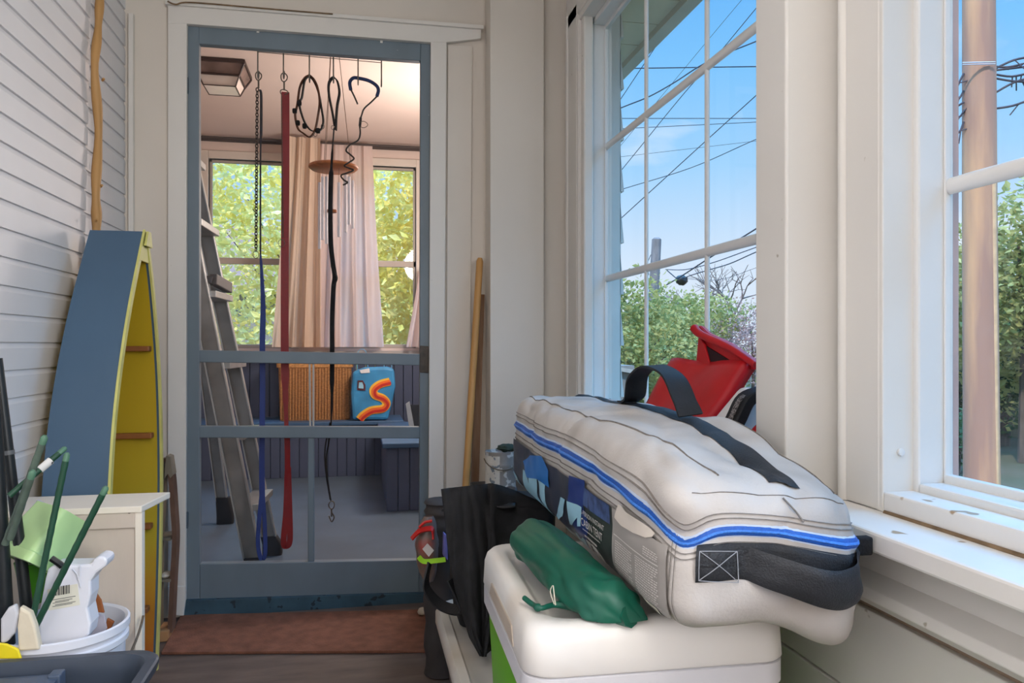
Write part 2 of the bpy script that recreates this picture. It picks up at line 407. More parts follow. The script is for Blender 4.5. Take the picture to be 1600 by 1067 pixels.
for n, (a, b) in ((3, (wl0, wl1)), (4, (wr0, wr1))):
    W = sroot('window_%d' % n, ((a + b) / 2, FY1, wz0))
    fr = MB(); s = .05
    fr.box(a - .06, a, FY1 - .02, FY1 + .08, wz0, wz1 + .06); fr.box(b, b + .06, FY1 - .02, FY1 + .08, wz0, wz1 + .06); fr.box(a, b, FY1 - .02, FY1 + .08, wz1, wz1 + .06)
    obj('window_frame', fr, M('cream_casing', (206, 196, 184), .5, .04, 4), W, bevel=.004)
    zr = P(380, 407, Y=FY1).z
    s2 = MB(); s2.box(a, b, FY1 + .03, FY1 + .06, zr - .024, zr + .024); s2.box(a, a + .02, FY1 + .03, FY1 + .06, wz0, wz1); s2.box(b - .02, b, FY1 + .03, FY1 + .06, wz0, wz1)
    s2.box(a, b, FY1 + .03, FY1 + .06, wz1 - .02, wz1); s2.box(a, b, FY1 + .03, FY1 + .06, wz0, wz0 + .03)
    obj('sash', s2, M('grey_sash', (178, 166, 154), .5, .06, 5), W, bevel=.003)
    obj('pane', MB().add([(a, FY1 + .045, wz0), (b, FY1 + .045, wz0), (b, FY1 + .045, wz1), (a, FY1 + .045, wz1)], [(0, 1, 2, 3)]), glass, W)

# bench along the back, bench unit on the right
def beadfront(mb, x0, x1, y, z0, z1):
    x = x0
    while x < x1 - .01: mb.box(x, min(x + .062, x1), y, y + .015, z0, z1); x += .066
    mb.box(x0, x1, y + .012, y + .03, z0, z1)
bx1 = P(600, 700, Y=5.0).x
b1 = thing('bench', 'long blue built-in bench under the back windows holding the wicker basket', 'bench', (-.6, 5.9, 0))
mb = MB(); beadfront(mb, FX0 + .01, bx1 + .16, 5.66, 0, .37); obj('front_panel', mb, bead, b1, bevel=.003)
obj('seat', MB().box(FX0 + .01, bx1 + .16, 5.60, FY1 - .025, .371, .40), blue_bench, b1, bevel=.006)
b2 = thing('bench', 'shorter blue beadboard bench by the right wall of the far room', 'bench', (.6, 5.0, 0))
xa = P(600, 740, Y=4.4).x
mb = MB(); beadfront(mb, xa + .015, FX1 - .03, 4.42, 0, .362); obj('front_panel', mb, bead, b2, bevel=.003)
mb = MB(); y = 4.44
while y < 5.55: mb.box(xa + .015, xa + .035, y, y + .062, 0, .362); y += .066
obj('side_panel', mb, bead, b2, bevel=.003)
obj('seat', MB().box(xa - .01, FX1 - .03, 4.38, 5.595, .363, .392), blue_bench, b2, bevel=.006)

# ------------------------------------------------------------------ things in the far room
wick = M('wicker', (176, 124, 74), .7, .35, 55, bump=.5, bscale=120, stretch=(1, 1, 2.2))
def basket():
    bxa, bxb = P(435, 640, Y=5.75).x, P(549, 640, Y=5.75).x
    c = ((bxa + bxb) / 2, 5.86); w = bxb - bxa; d = .26; z0 = .40; z1 = P(490, 574, Y=5.73).z
    t = thing('wicker_basket', 'tan lidded wicker basket standing on the long blue bench', 'basket', (c[0], c[1], z0))
    rings = []; n = 26
    for i in range(n + 1):
        z = z0 + (z1 - z0) * i / n; k = .96 + .04 * i / n + (.006 if i % 2 else 0)
        rings.append(rrect(w * k, d * k, .03, z, 6, c))
    obj('body', MB().loft(rings), wick, t)
    mb = MB()
    for i in range(24):
        for yy in (c[1] - d / 2 - .004,):
            x = bxa + .02 + (w - .04) * i / 23; mb.tube([(x, yy, z0 + .01), (x, yy, z1 - .005)], .004, 5)
    obj('stake_weave', mb, wick, t)
    obj('lid', MB().loft([rrect(w * 1.05, d * 1.06, .03, z1, 6, c), rrect(w * 1.06, d * 1.07, .03, z1 + .045, 6, c), rrect(w * .98, d, .03, z1 + .075, 6, c)]), M('wicker_lid', (190, 138, 84), .7, .3, 70, bump=.5, bscale=90), t)
basket()
def tote():
    y = 5.62
    pts = [(551, 652), (548, 610), (551, 577), (570, 570), (605, 569), (616, 572), (618, 600), (612, 630), (606, 652)]
    q = [P(a, b, Y=y) for a, b in pts]; z0 = min(v.z for v in q); dz = .403 - z0
    t = thing('tote_bag', 'bright blue shopping bag with a red and orange swirl on the bench', 'bag', (q[0].x + .12, y, .402))
    cl = M('tote_blue', (58, 140, 190), .5, .25, 9, bump=.1)
    mb = MB(); 
    mb.prism([v + Vector((0, 0, dz)) for v in q], (0, .14, 0)); obj('body', mb, cl, t, bevel=.02)
    def line(px, w, name, mat, yy):
        pth = spline([P(a, b, Y=yy) + Vector((0, 0, dz)) for a, b in px], 6)
        mb = MB().ribbon(pth, [Vector((0, 0, 1)).cross(Vector((0, 1, 0))) if False else (pth[min(i + 1, len(pth) - 1)] - pth[max(i - 1, 0)]).cross(Vector((0, 1, 0))) for i in range(len(pth))], w, .003)
        obj(name, mb, mat, t)
    sw = [(609, 592), (594, 596), (584, 604), (586, 613), (598, 618), (604, 626), (598, 634), (580, 637), (567, 645), (562, 651)]
    line(sw, .058, 'swirl', M('swirl_yellow', (246, 190, 60), .5, .1, 10), y - .004)
    line([(a + 1, b + 1) for a, b in sw], .040, 'swirl', M('swirl_orange', (236, 112, 36), .5, .1, 10), y - .0065)
    line([(a + 2, b + 2) for a, b in sw], .018, 'swirl', M('swirl_red', (196, 44, 32), .5, .1, 10), y - .009)
    mb = MB().prism([P(a, b, Y=y - .006) + Vector((0, 0, dz)) for a, b in ((559, 590), (567, 590), (571, 597), (571, 606), (558, 605))], (0, .004, 0)); obj('badge', mb, M('badge_dark', (84, 34, 40), .5, .1, 9), t)
    mb = MB().prism([P(a, b, Y=y - .009) + Vector((0, 0, dz)) for a, b in ((561, 593), (566, 593), (568, 598), (568, 603), (560, 602))], (0, .004, 0)); obj('badge', mb, M('badge_light', (150, 200, 220), .5, .1, 9), t)
    mb = MB().prism([P(a, b, Y=y - .006) + Vector((0, 0, dz)) for a, b in ((562, 574), (577, 571), (578, 578), (564, 579))], (0, .004, 0)); obj('patch', mb, M('patch_white', (226, 226, 226), .5, .1, 9), t)
    hm = M('tote_handle', (110, 180, 220), .5, .1, 10)
    for px in ([(559, 575), (558, 550), (565, 541), (573, 548), (575, 572)], [(600, 572), (601, 554), (606, 552), (611, 556), (612, 573)]):
        pth = spline([P(a, b, Y=y + .07) + Vector((0, 0, dz)) for a, b in px], 6); obj('handle', MB().ribbon(pth, (0, 1, 0), .025, .004), hm, t)
tote()
# small dark framed tile leaning at the right end of the bench
q = [P(634, 621, Y=5.0), P(640, 617, Y=5.0), P(648, 660, Y=5.0), P(640, 662, Y=5.0)]
ft = thing('picture_frame', 'small dark framed panel leaning at the end of the blue bench', 'frame', (q[2].x, 5.0, .392))
zz = .394 - min(v.z for v in q)
obj('frame_edge', MB().prism([v + Vector((0, 0, zz)) for v in q], (0, .02, 0)), M('silver_edge', (150, 156, 160), .4, .1, 10), ft)
obj('panel', MB().prism([P(a, b, Y=5.03) + Vector((0, 0, zz)) for a, b in ((640, 622), (662, 622), (662, 660), (647, 660))], (0, .015, 0)), M('dark_panel', (34, 38, 44), .5, .1, 10), ft)

# ceiling lamp
def lamp():
    c = P(350, 104, Z=2.51); cx, cy = c.x - .01, c.y
    t = thing('ceiling_lamp', 'dark framed square glass ceiling light above the ladder', 'lamp', (cx, cy, 2.38))
    fm = M('lamp_bronze', (62, 46, 40), .5, .2, 14)
    wt, wb = .285, .17; zt, zm, zb = 2.508, 2.43, 2.375
    ring = lambda w, z: [Vector((cx + sx * w / 2, cy + sy * w / 2, z)) for sx, sy in ((1, 1), (-1, 1), (-1, -1), (1, -1))]
    obj('ceiling_plate', MB().loft([ring(wt, zt), ring(wt, zt - .02)]), fm, t, bevel=.003)
    a, b, d = ring(wt - .01, zt - .02), ring(.215, zm), ring(wb, zb)
    for i in range(4): obj('frame_bar', MB().tube([a[i], b[i]], .006, 6).tube([b[i], d[i]], .004, 6), fm, t)
    mb = MB()
    for i in range(4): mb.tube([b[i], b[(i + 1) % 4]], .006, 6).tube([d[i], d[(i + 1) % 4]], .003, 6)
    obj('frame_ring', mb, fm, t)
    obj('upper_glass', MB().loft([[v * .97 + Vector((cx, cy, v.z)) * .03 for v in r] for r in (a, b)], False, False), M('smoky_glass', (120, 100, 92), .25, .4, 9), t)
    obj('lower_glass', MB().loft([[v * .96 + Vector((cx, cy, v.z)) * .04 for v in r] for r in (b, d)], False, True), M('milk_glass', (226, 214, 204), .3, .05, 9), t)
lamp()

# curtains
def curtain(name_mat, topx, botx, ztop, zbot, y, folds, label, seed, gather=0, group=None):
    r = random.Random(seed); ph = [r.uniform(0, 6.28) for _ in range(6)]
    xt0, xt1 = P(topx[0], 400, Y=y).x, P(topx[1], 400, Y=y).x; xb0, xb1 = P(botx[0], 400, Y=y).x, P(botx[1], 400, Y=y).x
    def f(u, v):
        k = v ** 1.25
        x = (xt0 + (xt1 - xt0) * u) * (1 - k) + (xb0 + (xb1 - xb0) * u) * k
        am = .016 + .022 * v
        dy = am * sin(2 * pi * folds * u + ph[0] + .8 * sin(3 * v)) + .4 * am * sin(2 * pi * folds * 2.3 * u + ph[1] + 2 * v) + .02 * v * sin(5 * u + ph[2])
        z = ztop + (zbot - ztop) * v
        return (x + .25 * dy * cos(9 * u + ph[3]), y + dy, z)
    mb = MB().grid(f, 90, 30)
    o = obj('curtain', mb, name_mat, smooth=80); return tag(o, label, 'curtain', group)
cm = M('curtain_pink_beige', (232, 212, 204), .9, .05, 6, trans=.4, stretch=(6, 1, .3))
cm2 = M('curtain_tan', (222, 200, 178), .9, .07, 6, trans=.35, stretch=(6, 1, .3))
curtain(cm, (474, 581), (446, 597), 2.47, .93, 5.97, 5, 'wide pinkish curtain hanging between the two far windows', 3)
curtain(cm2, (453, 500), (428, 500), 2.47, .93, 5.83, 3, 'narrow tan curtain gathered over the left edge of the pinkish one', 5)
curtain(cm, (655, 668), (634, 668), 1.55, .93, 5.93, 2, 'short end of a pink curtain at the far right window edge', 9)
rod = thing('curtain_rod', 'thin dark curtain rod under the far room cornice', 'rod', (-.3, 5.95, 2.45))
obj('pole', MB().tube([(wl0 - .1, 5.95, 2.468), (wr1 + .1, 5.95, 2.468)], .008, 8), dk, rod, smooth=50)
for x in (wl0 - .08, -.36, wr1 + .08): obj('bracket', MB().box(x - .008, x + .008, 5.945, FY1 - .03, 2.462, 2.474), dk, rod)

# wind chime
def chime():
    y = 3.6; c = P(521, 262, Y=y); r = abs(P(560, 262, Y=y).x - P(482, 262, Y=y).x) / 2
    t = thing('wind_chime', 'wind chime of silver tubes under a round wooden disc', 'wind chime', (c.x, y, P(500, 388, Y=y).z))
    obj('disc', MB().lathe([(r * .9, -.011), (r, -.002), (r, .006), (r * .93, .012)], c, 36), M('chime_wood', (172, 104, 54), .4, .25, 14, stretch=(1, 6, 1)), t, smooth=40)
    cd = M('chime_cord', (120, 100, 86), .8, .1, 10)
    top = Vector((c.x, y, 2.51)); mb = MB()
    for k in range(3): mb.tube([top, c + Vector((r * .7 * cos(k * 2.1), r * .7 * sin(k * 2.1), .01))], .0016, 5)
    obj('suspension_cord', mb, cd, t)
    al = M('chime_metal', (226, 226, 234), .35, .05, 20, metal=0)
    for i, (px, a, b) in enumerate([(499, 285, 389), (504, 276, 375), (510, 276, 381), (529.5, 285, 370), (540, 273, 363), (545.5, 276, 351), (551, 282, 357)]):
        yy = y + (-.05 if i % 2 else .05) * (1 if i < 3 else .8)
        tb = obj('chime_tube', MB().tube([P(px, a, Y=yy), P(px, b, Y=yy)], .0066, 10), al, t, smooth=50)
        obj('hanger', MB().tube([P(px, a, Y=yy), Vector((P(px, a, Y=yy).x, yy, c.z))], .001, 4), cd, tb)
    obj('clapper', MB().lathe([(.022, -.006), (.022, .006)], P(519, 330, Y=y), 18), M('chime_wood', (172, 104, 54)), t)
    obj('clapper_cord', MB().tube([c, P(519, 330, Y=y)], .0012, 4), cd, t)
chime()

# ladder leaning against the left wall
def ladder():
    t = thing('stepladder', 'grey aluminium stepladder leaning behind the screen door', 'ladder', (-.5, 3.5, 0))
    def line(x0, z0, x1, z1): return lambda z: x0 + (x1 - x0) * (z - z0) / (z1 - z0)
    B = line(-.423, .064, -.578, .89); Cc = line(-.385, .0, -.715, 1.67); A = line(-.713, .093, -.806, .855)
    yB, yC, yA2 = 3.27, 3.62, 4.3
    def stile(f, y, w, z0, z1):
        mb = MB(); a = Vector((f(z0), y, z0)); b = Vector((f(z1), y, z1)); 
        mb.beam(a, b, .022, w, up=(1, 0, 0))
        e = MB(); 
        for s in (-1, 1): e.beam(a + Vector((s * w / 2, -.004, 0)), b + Vector((s * w / 2, -.004, 0)), .034, .006, up=(1, 0, 0))
        return mb, e
    for f, y, w, z0, z1 in ((B, yB, .066, .05, 2.0), (Cc, yC, .058, .06, 2.0), (A, yA2, .052, .12, 1.9)):
        a, e = stile(f, y, w, z0, z1)
        st = obj('stile', a, alu2, t); obj('flange', e, alu, st, bevel=.001)
    fm = M('rubber_foot', (34, 34, 36), .7, .2, 20)
    for f, y in ((B, yB), (Cc, yC), (A, yA2)):
        x = f(.05); obj('foot', MB().loft([rrect(.085, .06, .015, z, 4, (x + .008, y)) for z in (.001, .05)] + [rrect(.07, .05, .012, .085 if y < 4 else .14, 4, (f(.09), y))]), fm, t, smooth=50)
    for k, z in enumerate((.27, .56, .85, 1.14, 1.43, 1.72)):
        xb, xc = B(z), Cc(z)
        mb = MB(); mb.prism([(xb - .03, yB + .01, z), (xb + .055, yB + .01, z), (xc + .055, yC - .01, z), (xc - .03, yC - .01, z)], (0, 0, .028)); obj('step', mb, alu, t, bevel=.003)
    # plastic lock on the flange
    c = P(342, 441, Y=3.3); obj('lock_bracket', MB().beam(P(318, 436, Y=3.3), P(333, 438, Y=3.3), .03, .03).beam(P(333, 436, Y=3.3), P(358, 450, Y=3.5), .03, .045), M('lock_grey', (96, 92, 90), .5, .1, 10), t, bevel=.004)
ladder()

# ------------------------------------------------------------------ hook rack and what hangs on it
LY = YD + .055
wire = M('hook_wire', (112, 104, 92), .6, .2, 20, metal=.2)
hx = [403, 443, 483.5, 521, 559.5, 596]; hy0 = [73, 77, 80, 83, 86, 89]; hy1 = [116, 116, 122, 123, 126, 129]
rk = thing('hook_rack', 'over door wire rack of six hooks on the top rail of screen door', 'hook rack', P(500, 125, Y=LY))
pl = M('white_clip', (226, 222, 214), .5, .05, 5)
for i in (0, 5):
    a = P(hx[i], hy0[i] - 30, Y=YD - .003); b = P(hx[i], hy0[i] - 22, Y=YD - .003)
    zt = P(hx[i], hy0[i] - 33, Y=YD).z
    obj('door_strap', MB().ribbon([Vector((a.x, YD - .003, b.z)), Vector((a.x, YD - .003, zt)), Vector((a.x, LY - .012, zt)), Vector((a.x, LY - .008, P(hx[i], hy0[i], Y=LY).z))], (1, 0, 0), .009, .003), pl, rk)
for i in range(6):
    a = P(hx[i], hy0[i] - 14, Y=LY - .006); b = P(hx[i], hy1[i], Y=LY)
    pth = [a, b + Vector((0, -.006, 0))] + [b + Vector((0, .009 - .015 * cos(k * pi / 6), -.012 * sin(k * pi / 6))) for k in range(1, 7)] + [b + Vector((0, .025, .02))]
    obj('hook', MB().tube(pth, .0026, 7), wire, rk, smooth=60)
obj('cross_wire', MB().tube([P(403, 81, Y=LY - .004), P(596, 98, Y=LY - .004)], .0014, 6), wire, rk)
def L2(px, k=8, y=LY + .009): return spline([P(a, b, Y=y + (c[0] if c else 0)) for a, b, *c in px], k)
def ringpx(px, py, rx, ry, y=LY + .009, n=18):
    c = P(px, py, Y=y); k = (P(px + 1, py, Y=y) - c).length
    return [c + Vector((rx * k * cos(2 * pi * i / n), .004 * sin(4 * pi * i / n), ry * k * sin(2 * pi * i / n))) for i in range(n)]
steel = M('clip_steel', (104, 92, 78), .5, .2, 30, metal=.3)
def clip(t, px, py, s=1.0):
    mb = MB().tube(ringpx(px, py, 5 * s, 7 * s), .0022, 6, closed=True)
    mb.tube(L2([(px, py + 6 * s), (px, py + 20 * s)], 3), .0032, 7)
    obj('snap_clip', mb, steel, t, smooth=60)
def chain(mb, path, link, r):
    acc = 0; out = []; i = 0; d = 0
    pts = path; tot = sum((pts[k + 1] - pts[k]).length for k in range(len(pts) - 1)); n = int(tot / (link * .72))
    def at(s):
        for k in range(len(pts) - 1):
            l = (pts[k + 1] - pts[k]).length
            if s <= l: return pts[k].lerp(pts[k + 1], s / l if l else 0)
            s -= l
        return pts[-1]
    for k in range(n):
        c = at(tot * (k + .5) / n); tn = (at(min(tot, tot * (k + .6) / n)) - at(tot * (k + .4) / n)).normalized()
        sd = Vector((cos(.7 + (k % 2) * pi / 2), sin(.7 + (k % 2) * pi / 2), 0)); sd = (sd - tn * sd.dot(tn)).normalized()
        mb.tube([c + tn * link / 2 * cos(2 * pi * j / 10) + sd * link * .33 * sin(2 * pi * j / 10) for j in range(10)], r, 5, closed=True)
# 1 chain leash with blue grip
t = thing('chain_leash', 'slim chain dog leash with black and blue strap on the first hook', 'leash', P(405, 870, Y=LY))
clip(t, 404, 119, .95)
mb = MB(); chain(mb, L2([(402, 138), (401, 250), (400, 392)], 6), .0155, .0019); obj('chain', mb, M('chain_metal', (64, 52, 42), .6, .2, 30, metal=.2), t, smooth=60)
obj('end_ring', MB().tube(ringpx(400, 398, 4.5, 6), .0013, 6, closed=True), steel, t)
p = L2([(406, 140), (408, 150), (408, 200), (407, 260), (407, 400)], 5); obj('strap', MB().ribbon(p, (.6, .8, 0), [.011 if q.z > p[12].z else .006 for q in p], .0028), M('dark_strap', (34, 36, 46), .6, .2, 40), t)
blu = M('blue_webbing', (44, 60, 120), .6, .12, 200, bump=.2, bscale=500)
p = L2([(407, 398), (409, 430), (411, 480), (410, 540), (410, 620), (409, 720), (410, 800)], 6)
obj('grip_strap', MB().ribbon(p, [(.35 + .65 * min(1, i / 18), .5, 0) for i in range(len(p))], [.007 + .013 * min(1, i / 14) for i in range(len(p))], .003), blu, t)
p = L2([(409, 770), (405, 810, -.005), (403, 850, 0), (408, 873, .004), (414, 866, .008), (414, 830, .01), (411, 780, .008)], 8); obj('hand_loop', MB().ribbon(p, (.85, .5, 0), .015, .003), blu, t)
# 2 red leash
red = M('red_webbing', (132, 18, 18), .55, .15, 120, bump=.2, bscale=400)
t = thing('red_leash', 'wide red webbing leash on the second hook reaching almost to the floor', 'leash', P(445, 850, Y=LY))
clip(t, 444, 121)
obj('end_ring', MB().tube(ringpx(444, 144, 6, 4), .002, 6, closed=True), steel, t)
p = L2([(446, 144), (446, 260), (445, 420), (445, 555), (447, 650), (449, 700), (449, 760)], 6); obj('strap', MB().ribbon(p, [(1, .1, 0)] * 24 + [(1, .1 + .05 * i, 0) for i in range(len(p) - 24)], [.028 - (.008 if i > 20 else 0) - (.005 if 22 < i < 28 else 0) for i in range(len(p))], .0035), red, t)
p = L2([(449, 740), (447, 800, -.004), (443, 846, -.002), (448, 853, .004), (453, 842, .008), (452, 790, .006), (450, 730, .004)], 7); obj('hand_loop', MB().ribbon(p, (.9, .35, 0), .021, .003), red, t)
mb = MB(); chain(mb, L2([(440, 148, -.004), (441, 260, -.004), (442, 370, -.004)], 5), .008, .0008); obj('thin_chain', mb, steel, t)
obj('side_ring', MB().tube(ringpx(440, 380, 5, 6, LY), .001, 6, closed=True), steel, t)
# 3 harness
t = thing('dog_collar', 'looped brown and black leather dog harness on the third hook', 'harness', P(482, 216, Y=LY))
lb = M('brown_leather', (84, 48, 28), .8, .3, 30, spec=.1); ld = M('black_leather', (30, 26, 22), .8, .3, 30, spec=.1)
sc8 = lambda q: [(380 + a * .1625, 80 + b * .1625, *c) for a, b, *c in q]
obj('outer_strap', MB().ribbon(L2(sc8([(640, 230), (590, 260), (545, 350), (520, 520), (500, 610), (525, 740), (580, 790), (640, 825), (690, 760), (720, 620), (735, 480), (715, 350), (680, 270), (640, 230)])), (0.25, 1, .2), .014, .0045), lb, t)
obj('inner_strap', MB().ribbon(L2(sc8([(630, 236, .006), (590, 290, .006), (565, 440, .006), (540, 500, .006), (560, 600, .006), (600, 700, .006), (660, 765, .006), (740, 760, .006), (770, 680, .006), (755, 560, .006), (725, 400, .006), (680, 290, .006), (630, 236, .006)])), (.25, 1, .2), .013, .0045), ld, t)
for a, b in ((495, 575), (540, 500), (590, 720), (525, 690), (720, 765)):
    x, y = sc8([(a, b)])[0]; c = P(x, y, Y=LY + .006); obj('buckle', MB().loft([rrect(.016, .018, .005, 0, 3), rrect(.016, .018, .005, .014, 3)]).xf(lambda v: c + Vector((v.x, v.z - .007, v.y))), ld, t, bevel=.002)
for a, b in ((695, 800), (765, 725)):
    x, y = sc8([(a, b)])[0]; obj('ring', MB().tube(ringpx(x, y, 2.6, 3.6), .0011, 5, closed=True), steel, t)
# 4 black leash
t = thing('black_leash', 'long black leash hanging by its looped handle on the fourth hook', 'leash', P(520, 815, Y=LY))
bl = M('black_leash_strap', (30, 26, 24), .85, .2, 60, spec=.1)
obj('hand_loop', MB().ribbon(L2(sc8([(880, 720), (860, 600), (825, 420), (825, 310), (865, 255), (905, 290), (925, 400), (905, 520), (895, 640), (890, 760)])), (.35, 1, 0), .016, .004), bl, t)
p = L2([(522, 200), (519, 240), (517, 280), (516, 330), (517, 380), (520, 410), (523, 432), (521, 450), (519, 500), (519, 560), (518, 650), (514, 690), (510, 715), (512, 750), (517, 782)], 5)
obj('strap', MB().ribbon(p, [(1, .35, 0) if 4 < i < 50 else (.3, 1, 0) for i in range(len(p))], [.017 if 8 < i < 48 else .008 for i in range(len(p))], .003), bl, t)
obj('twist', MB().ribbon(L2([(518, 415), (526, 434), (520, 446)], 5, LY + .005), (.4, 1, 0), .014, .004), bl, t)
obj('second_strap', MB().ribbon(L2([(516, 660), (508, 700), (509, 735), (516, 780)], 5, LY + .014), (.3, 1, 0), .008, .003), bl, t)
clip(t, 518, 789, .9); obj('hook_end', MB().tube(L2([(518, 800), (522, 808), (518, 815), (514, 806)], 5), .0026, 6), steel, t, smooth=60)
obj('handle_ring', MB().tube(ringpx(*sc8([(862, 735)])[0], 2.4, 3), .001, 5, closed=True), steel, t)
# 5 tie-out stake
t = thing('tie_out_stake', 'corkscrew dog tie out stake with blue rubber grip on the fifth hook', 'stake', P(545, 290, Y=LY))
gm_ = M('blue_grip', (26, 48, 92), .6, .2, 40, bump=.2, bscale=300); sm_ = M('stake_steel', (58, 50, 44), .6, .2, 30, metal=.2)
obj('grip', MB().tube(L2(sc8([(1035, 375), (1025, 300), (1060, 258), (1120, 262), (1210, 285), (1280, 330), (1300, 375), (1285, 435)])), .0065, 9), gm_, t, smooth=60)
obj('shaft', MB().tube(L2(sc8([(1100, 510), (1070, 440), (1035, 370)])), .0032, 7).tube(L2(sc8([(1290, 430), (1230, 490), (1165, 550), (1140, 610), (1120, 690), (1125, 790), (1105, 855), (1040, 890)])), .0032, 7), sm_, t, smooth=60)
c0 = [(560 - 15, 225), (541, 233), (548, 244), (553, 252), (540, 258), (538, 266), (547, 270), (553, 266)]
mb = MB().tube(L2([(549, 224.6, 0), (543, 230, -.006), (541, 236, 0), (548, 242, .006), (553, 248, 0), (545, 254, -.008), (538, 259, 0), (546, 263, .008), (552, 266, 0), (543, 270, -.008), (533, 274, 0), (537, 281, .006), (543, 285, 0), (536, 289, -.004)], 6), .0032, 7)
obj('corkscrew', mb, sm_, t, smooth=60)
obj('swivel_ring', MB().tube(ringpx(*sc8([(1160, 705)])[0], 6, 5), .0012, 6, closed=True), steel, t)
obj('collar', MB().tube(L2(sc8([(1130, 640), (1122, 720)]), 3), .005, 8), sm_, t, smooth=60)

# ------------------------------------------------------------------ left side
# boat shelf
K = .94
hs = [0, .2, .4, .58, .765, .9, 1.053, 1.17, 1.25, 1.287]
Yl = [2.10, 2.085, 2.085, 2.105, 2.147, 2.205, 2.29, 2.375, 2.435, 2.462]
Yr = [2.56, 2.60, 2.63, 2.645, 2.64, 2.625, 2.585, 2.545, 2.51, 2.488]
def sc(h): return CAMH + (h - CAMH) * K
def interp(h, ys):
    for i in range(len(hs) - 1):
        if hs[i] <= h <= hs[i + 1]: return (ys[i] + (ys[i + 1] - ys[i]) * (h - hs[i]) / (hs[i + 1] - hs[i])) * K
    return ys[-1] * K
hh = [i / 30 * 1.287 for i in range(31)]
def smooth_curve(ys):
    raw = [interp(h, ys) for h in hh]
    for _ in range(3): raw = [raw[0]] + [(raw[i - 1] + raw[i] * 2 + raw[i + 1]) / 4 for i in range(1, len(raw) - 1)] + [raw[-1]]
    return raw
cl_, cr_ = smooth_curve(Yl), smooth_curve(Yr)
zz_ = [max(0.0, (sc(h) - sc(0)) / (sc(1.287) - sc(0)) * sc(1.287)) for h in hh]
XF, XB = -.62 * K, -.78 * K
def xfr(z): return XF - .012 * (z / 1.27)
t = thing('boat_shelf', 'boat shaped shelf with blue hull and olive yellow inside leaning in the corner', 'shelf', (XB + .07, 2.2, 0))
hb = M('hull_blue', (70, 95, 118), .42, .1, 3, spots=(26, (206, 176, 156), .735), stretch=(1, 1, .6))
yel = bpy.data.materials.new('ombre_yellow'); yel.use_nodes = True
nt = yel.node_tree; N_ = nt.nodes; Lk = nt.links; bs = N_['Principled BSDF']
tc = N_.new('ShaderNodeTexCoord'); sp = N_.new('ShaderNodeSeparateXYZ'); Lk.new(tc.outputs['Object'], sp.inputs[0])
nz = N_.new('ShaderNodeTexNoise'); nz.inputs['Scale'].default_value = 6; Lk.new(tc.outputs['Object'], nz.inputs['Vector'])
ad = N_.new('ShaderNodeMath'); ad.operation = 'MULTIPLY_ADD'; ad.inputs[1].default_value = .25; Lk.new(nz.outputs['Fac'], ad.inputs[0]); Lk.new(sp.outputs[2], ad.inputs[2])
rp = N_.new('ShaderNodeValToRGB'); Lk.new(ad.outputs[0], rp.inputs['Fac'])
els = rp.color_ramp.elements
els[0].position = .12; els[0].color = rgb((172, 62, 30)); els[1].position = .9; els[1].color = rgb((178, 150, 26))
e = els.new(.32); e.color = rgb((176, 118, 26)); e = els.new(.5); e.color = rgb((170, 152, 34))
Lk.new(rp.outputs[0], bs.inputs['Base Color']); bs.inputs['Roughness'].default_value = .45
rimm = M('gunwale_pale_green', (196, 192, 112), .5, .12, 12, spots=(30, (150, 110, 90), .74))
def sheet(curve, off, x0=XB):
    n = len(curve); vs = []
    for i in range(n): vs += [(x0, curve[i] + off, zz_[i]), (xfr(zz_[i]), curve[i] + off, zz_[i])]
    return vs, [(2 * i, 2 * i + 1, 2 * i + 3, 2 * i + 2) for i in range(n - 1)]
for cu, s in ((cl_, 1), (cr_, -1)):
    a, fa = sheet(cu, 0); b, fb = sheet(cu, s * .011); n = len(a)
    mb = MB().add(a + b, fa + [tuple(j + n for j in f) for f in fb] + [(2 * i, 2 * i + 2, n + 2 * i + 2, n + 2 * i) for i in range(n // 2 - 1)] + [(2 * i + 1, 2 * i + 3, n + 2 * i + 3, n + 2 * i + 1) for i in range(n // 2 - 1)] + [(n - 2, n - 1, 2 * n - 1, 2 * n - 2), (0, 1, n + 1, n)])
    obj('hull_side', mb, hb, t, smooth=50)
    c, fc = sheet(cu, s * .0125, XB + .004); c = [Vector(v) - Vector((.008, 0, 0)) if k % 2 else Vector(v) for k, v in enumerate(c)]
    obj('inner_lining', MB().add(c, fc), yel, t, smooth=50, label='olive yellow lining fading to red at the foot')
    mb = MB().ribbon([(xfr(zz_[i]) + .002, cu[i] + s * .006, zz_[i]) for i in range(len(cu))], (0, 1, 0), .018, .006); obj('gunwale', mb, rimm, t)
vs = []; n = len(cl_)
for i in range(n): vs += [(XB + .008, cl_[i] + .01, zz_[i]), (XB + .008, cr_[i] - .01, zz_[i])]
obj('back_panel', MB().add(vs, [(2 * i, 2 * i + 1, 2 * i + 3, 2 * i + 2) for i in range(n - 1)]), yel, t)
mb = MB().prism([(XF - .004, cl_[-2] + .004, zz_[-2]), (XF - .004, cr_[-2] - .004, zz_[-2]), (XF - .004, cr_[-1], zz_[-1]), (XF - .004, cl_[-1], zz_[-1])], (.006, 0, 0))
for i in (28,): mb.prism([(xfr(zz_[i]) - .006, cl_[i] + .01, zz_[i]), (xfr(zz_[i]) - .006, cr_[i] - .01, zz_[i]), (xfr(zz_[i]) - .006, cr_[i + 1] - .01, zz_[i + 1]), (xfr(zz_[i]) - .006, cl_[i + 1] + .01, zz_[i + 1])], (.008, 0, 0))
obj('breasthook', mb, rimm, t)
shm = M('shelf_brown', (140, 86, 44), .5, .2, 12)
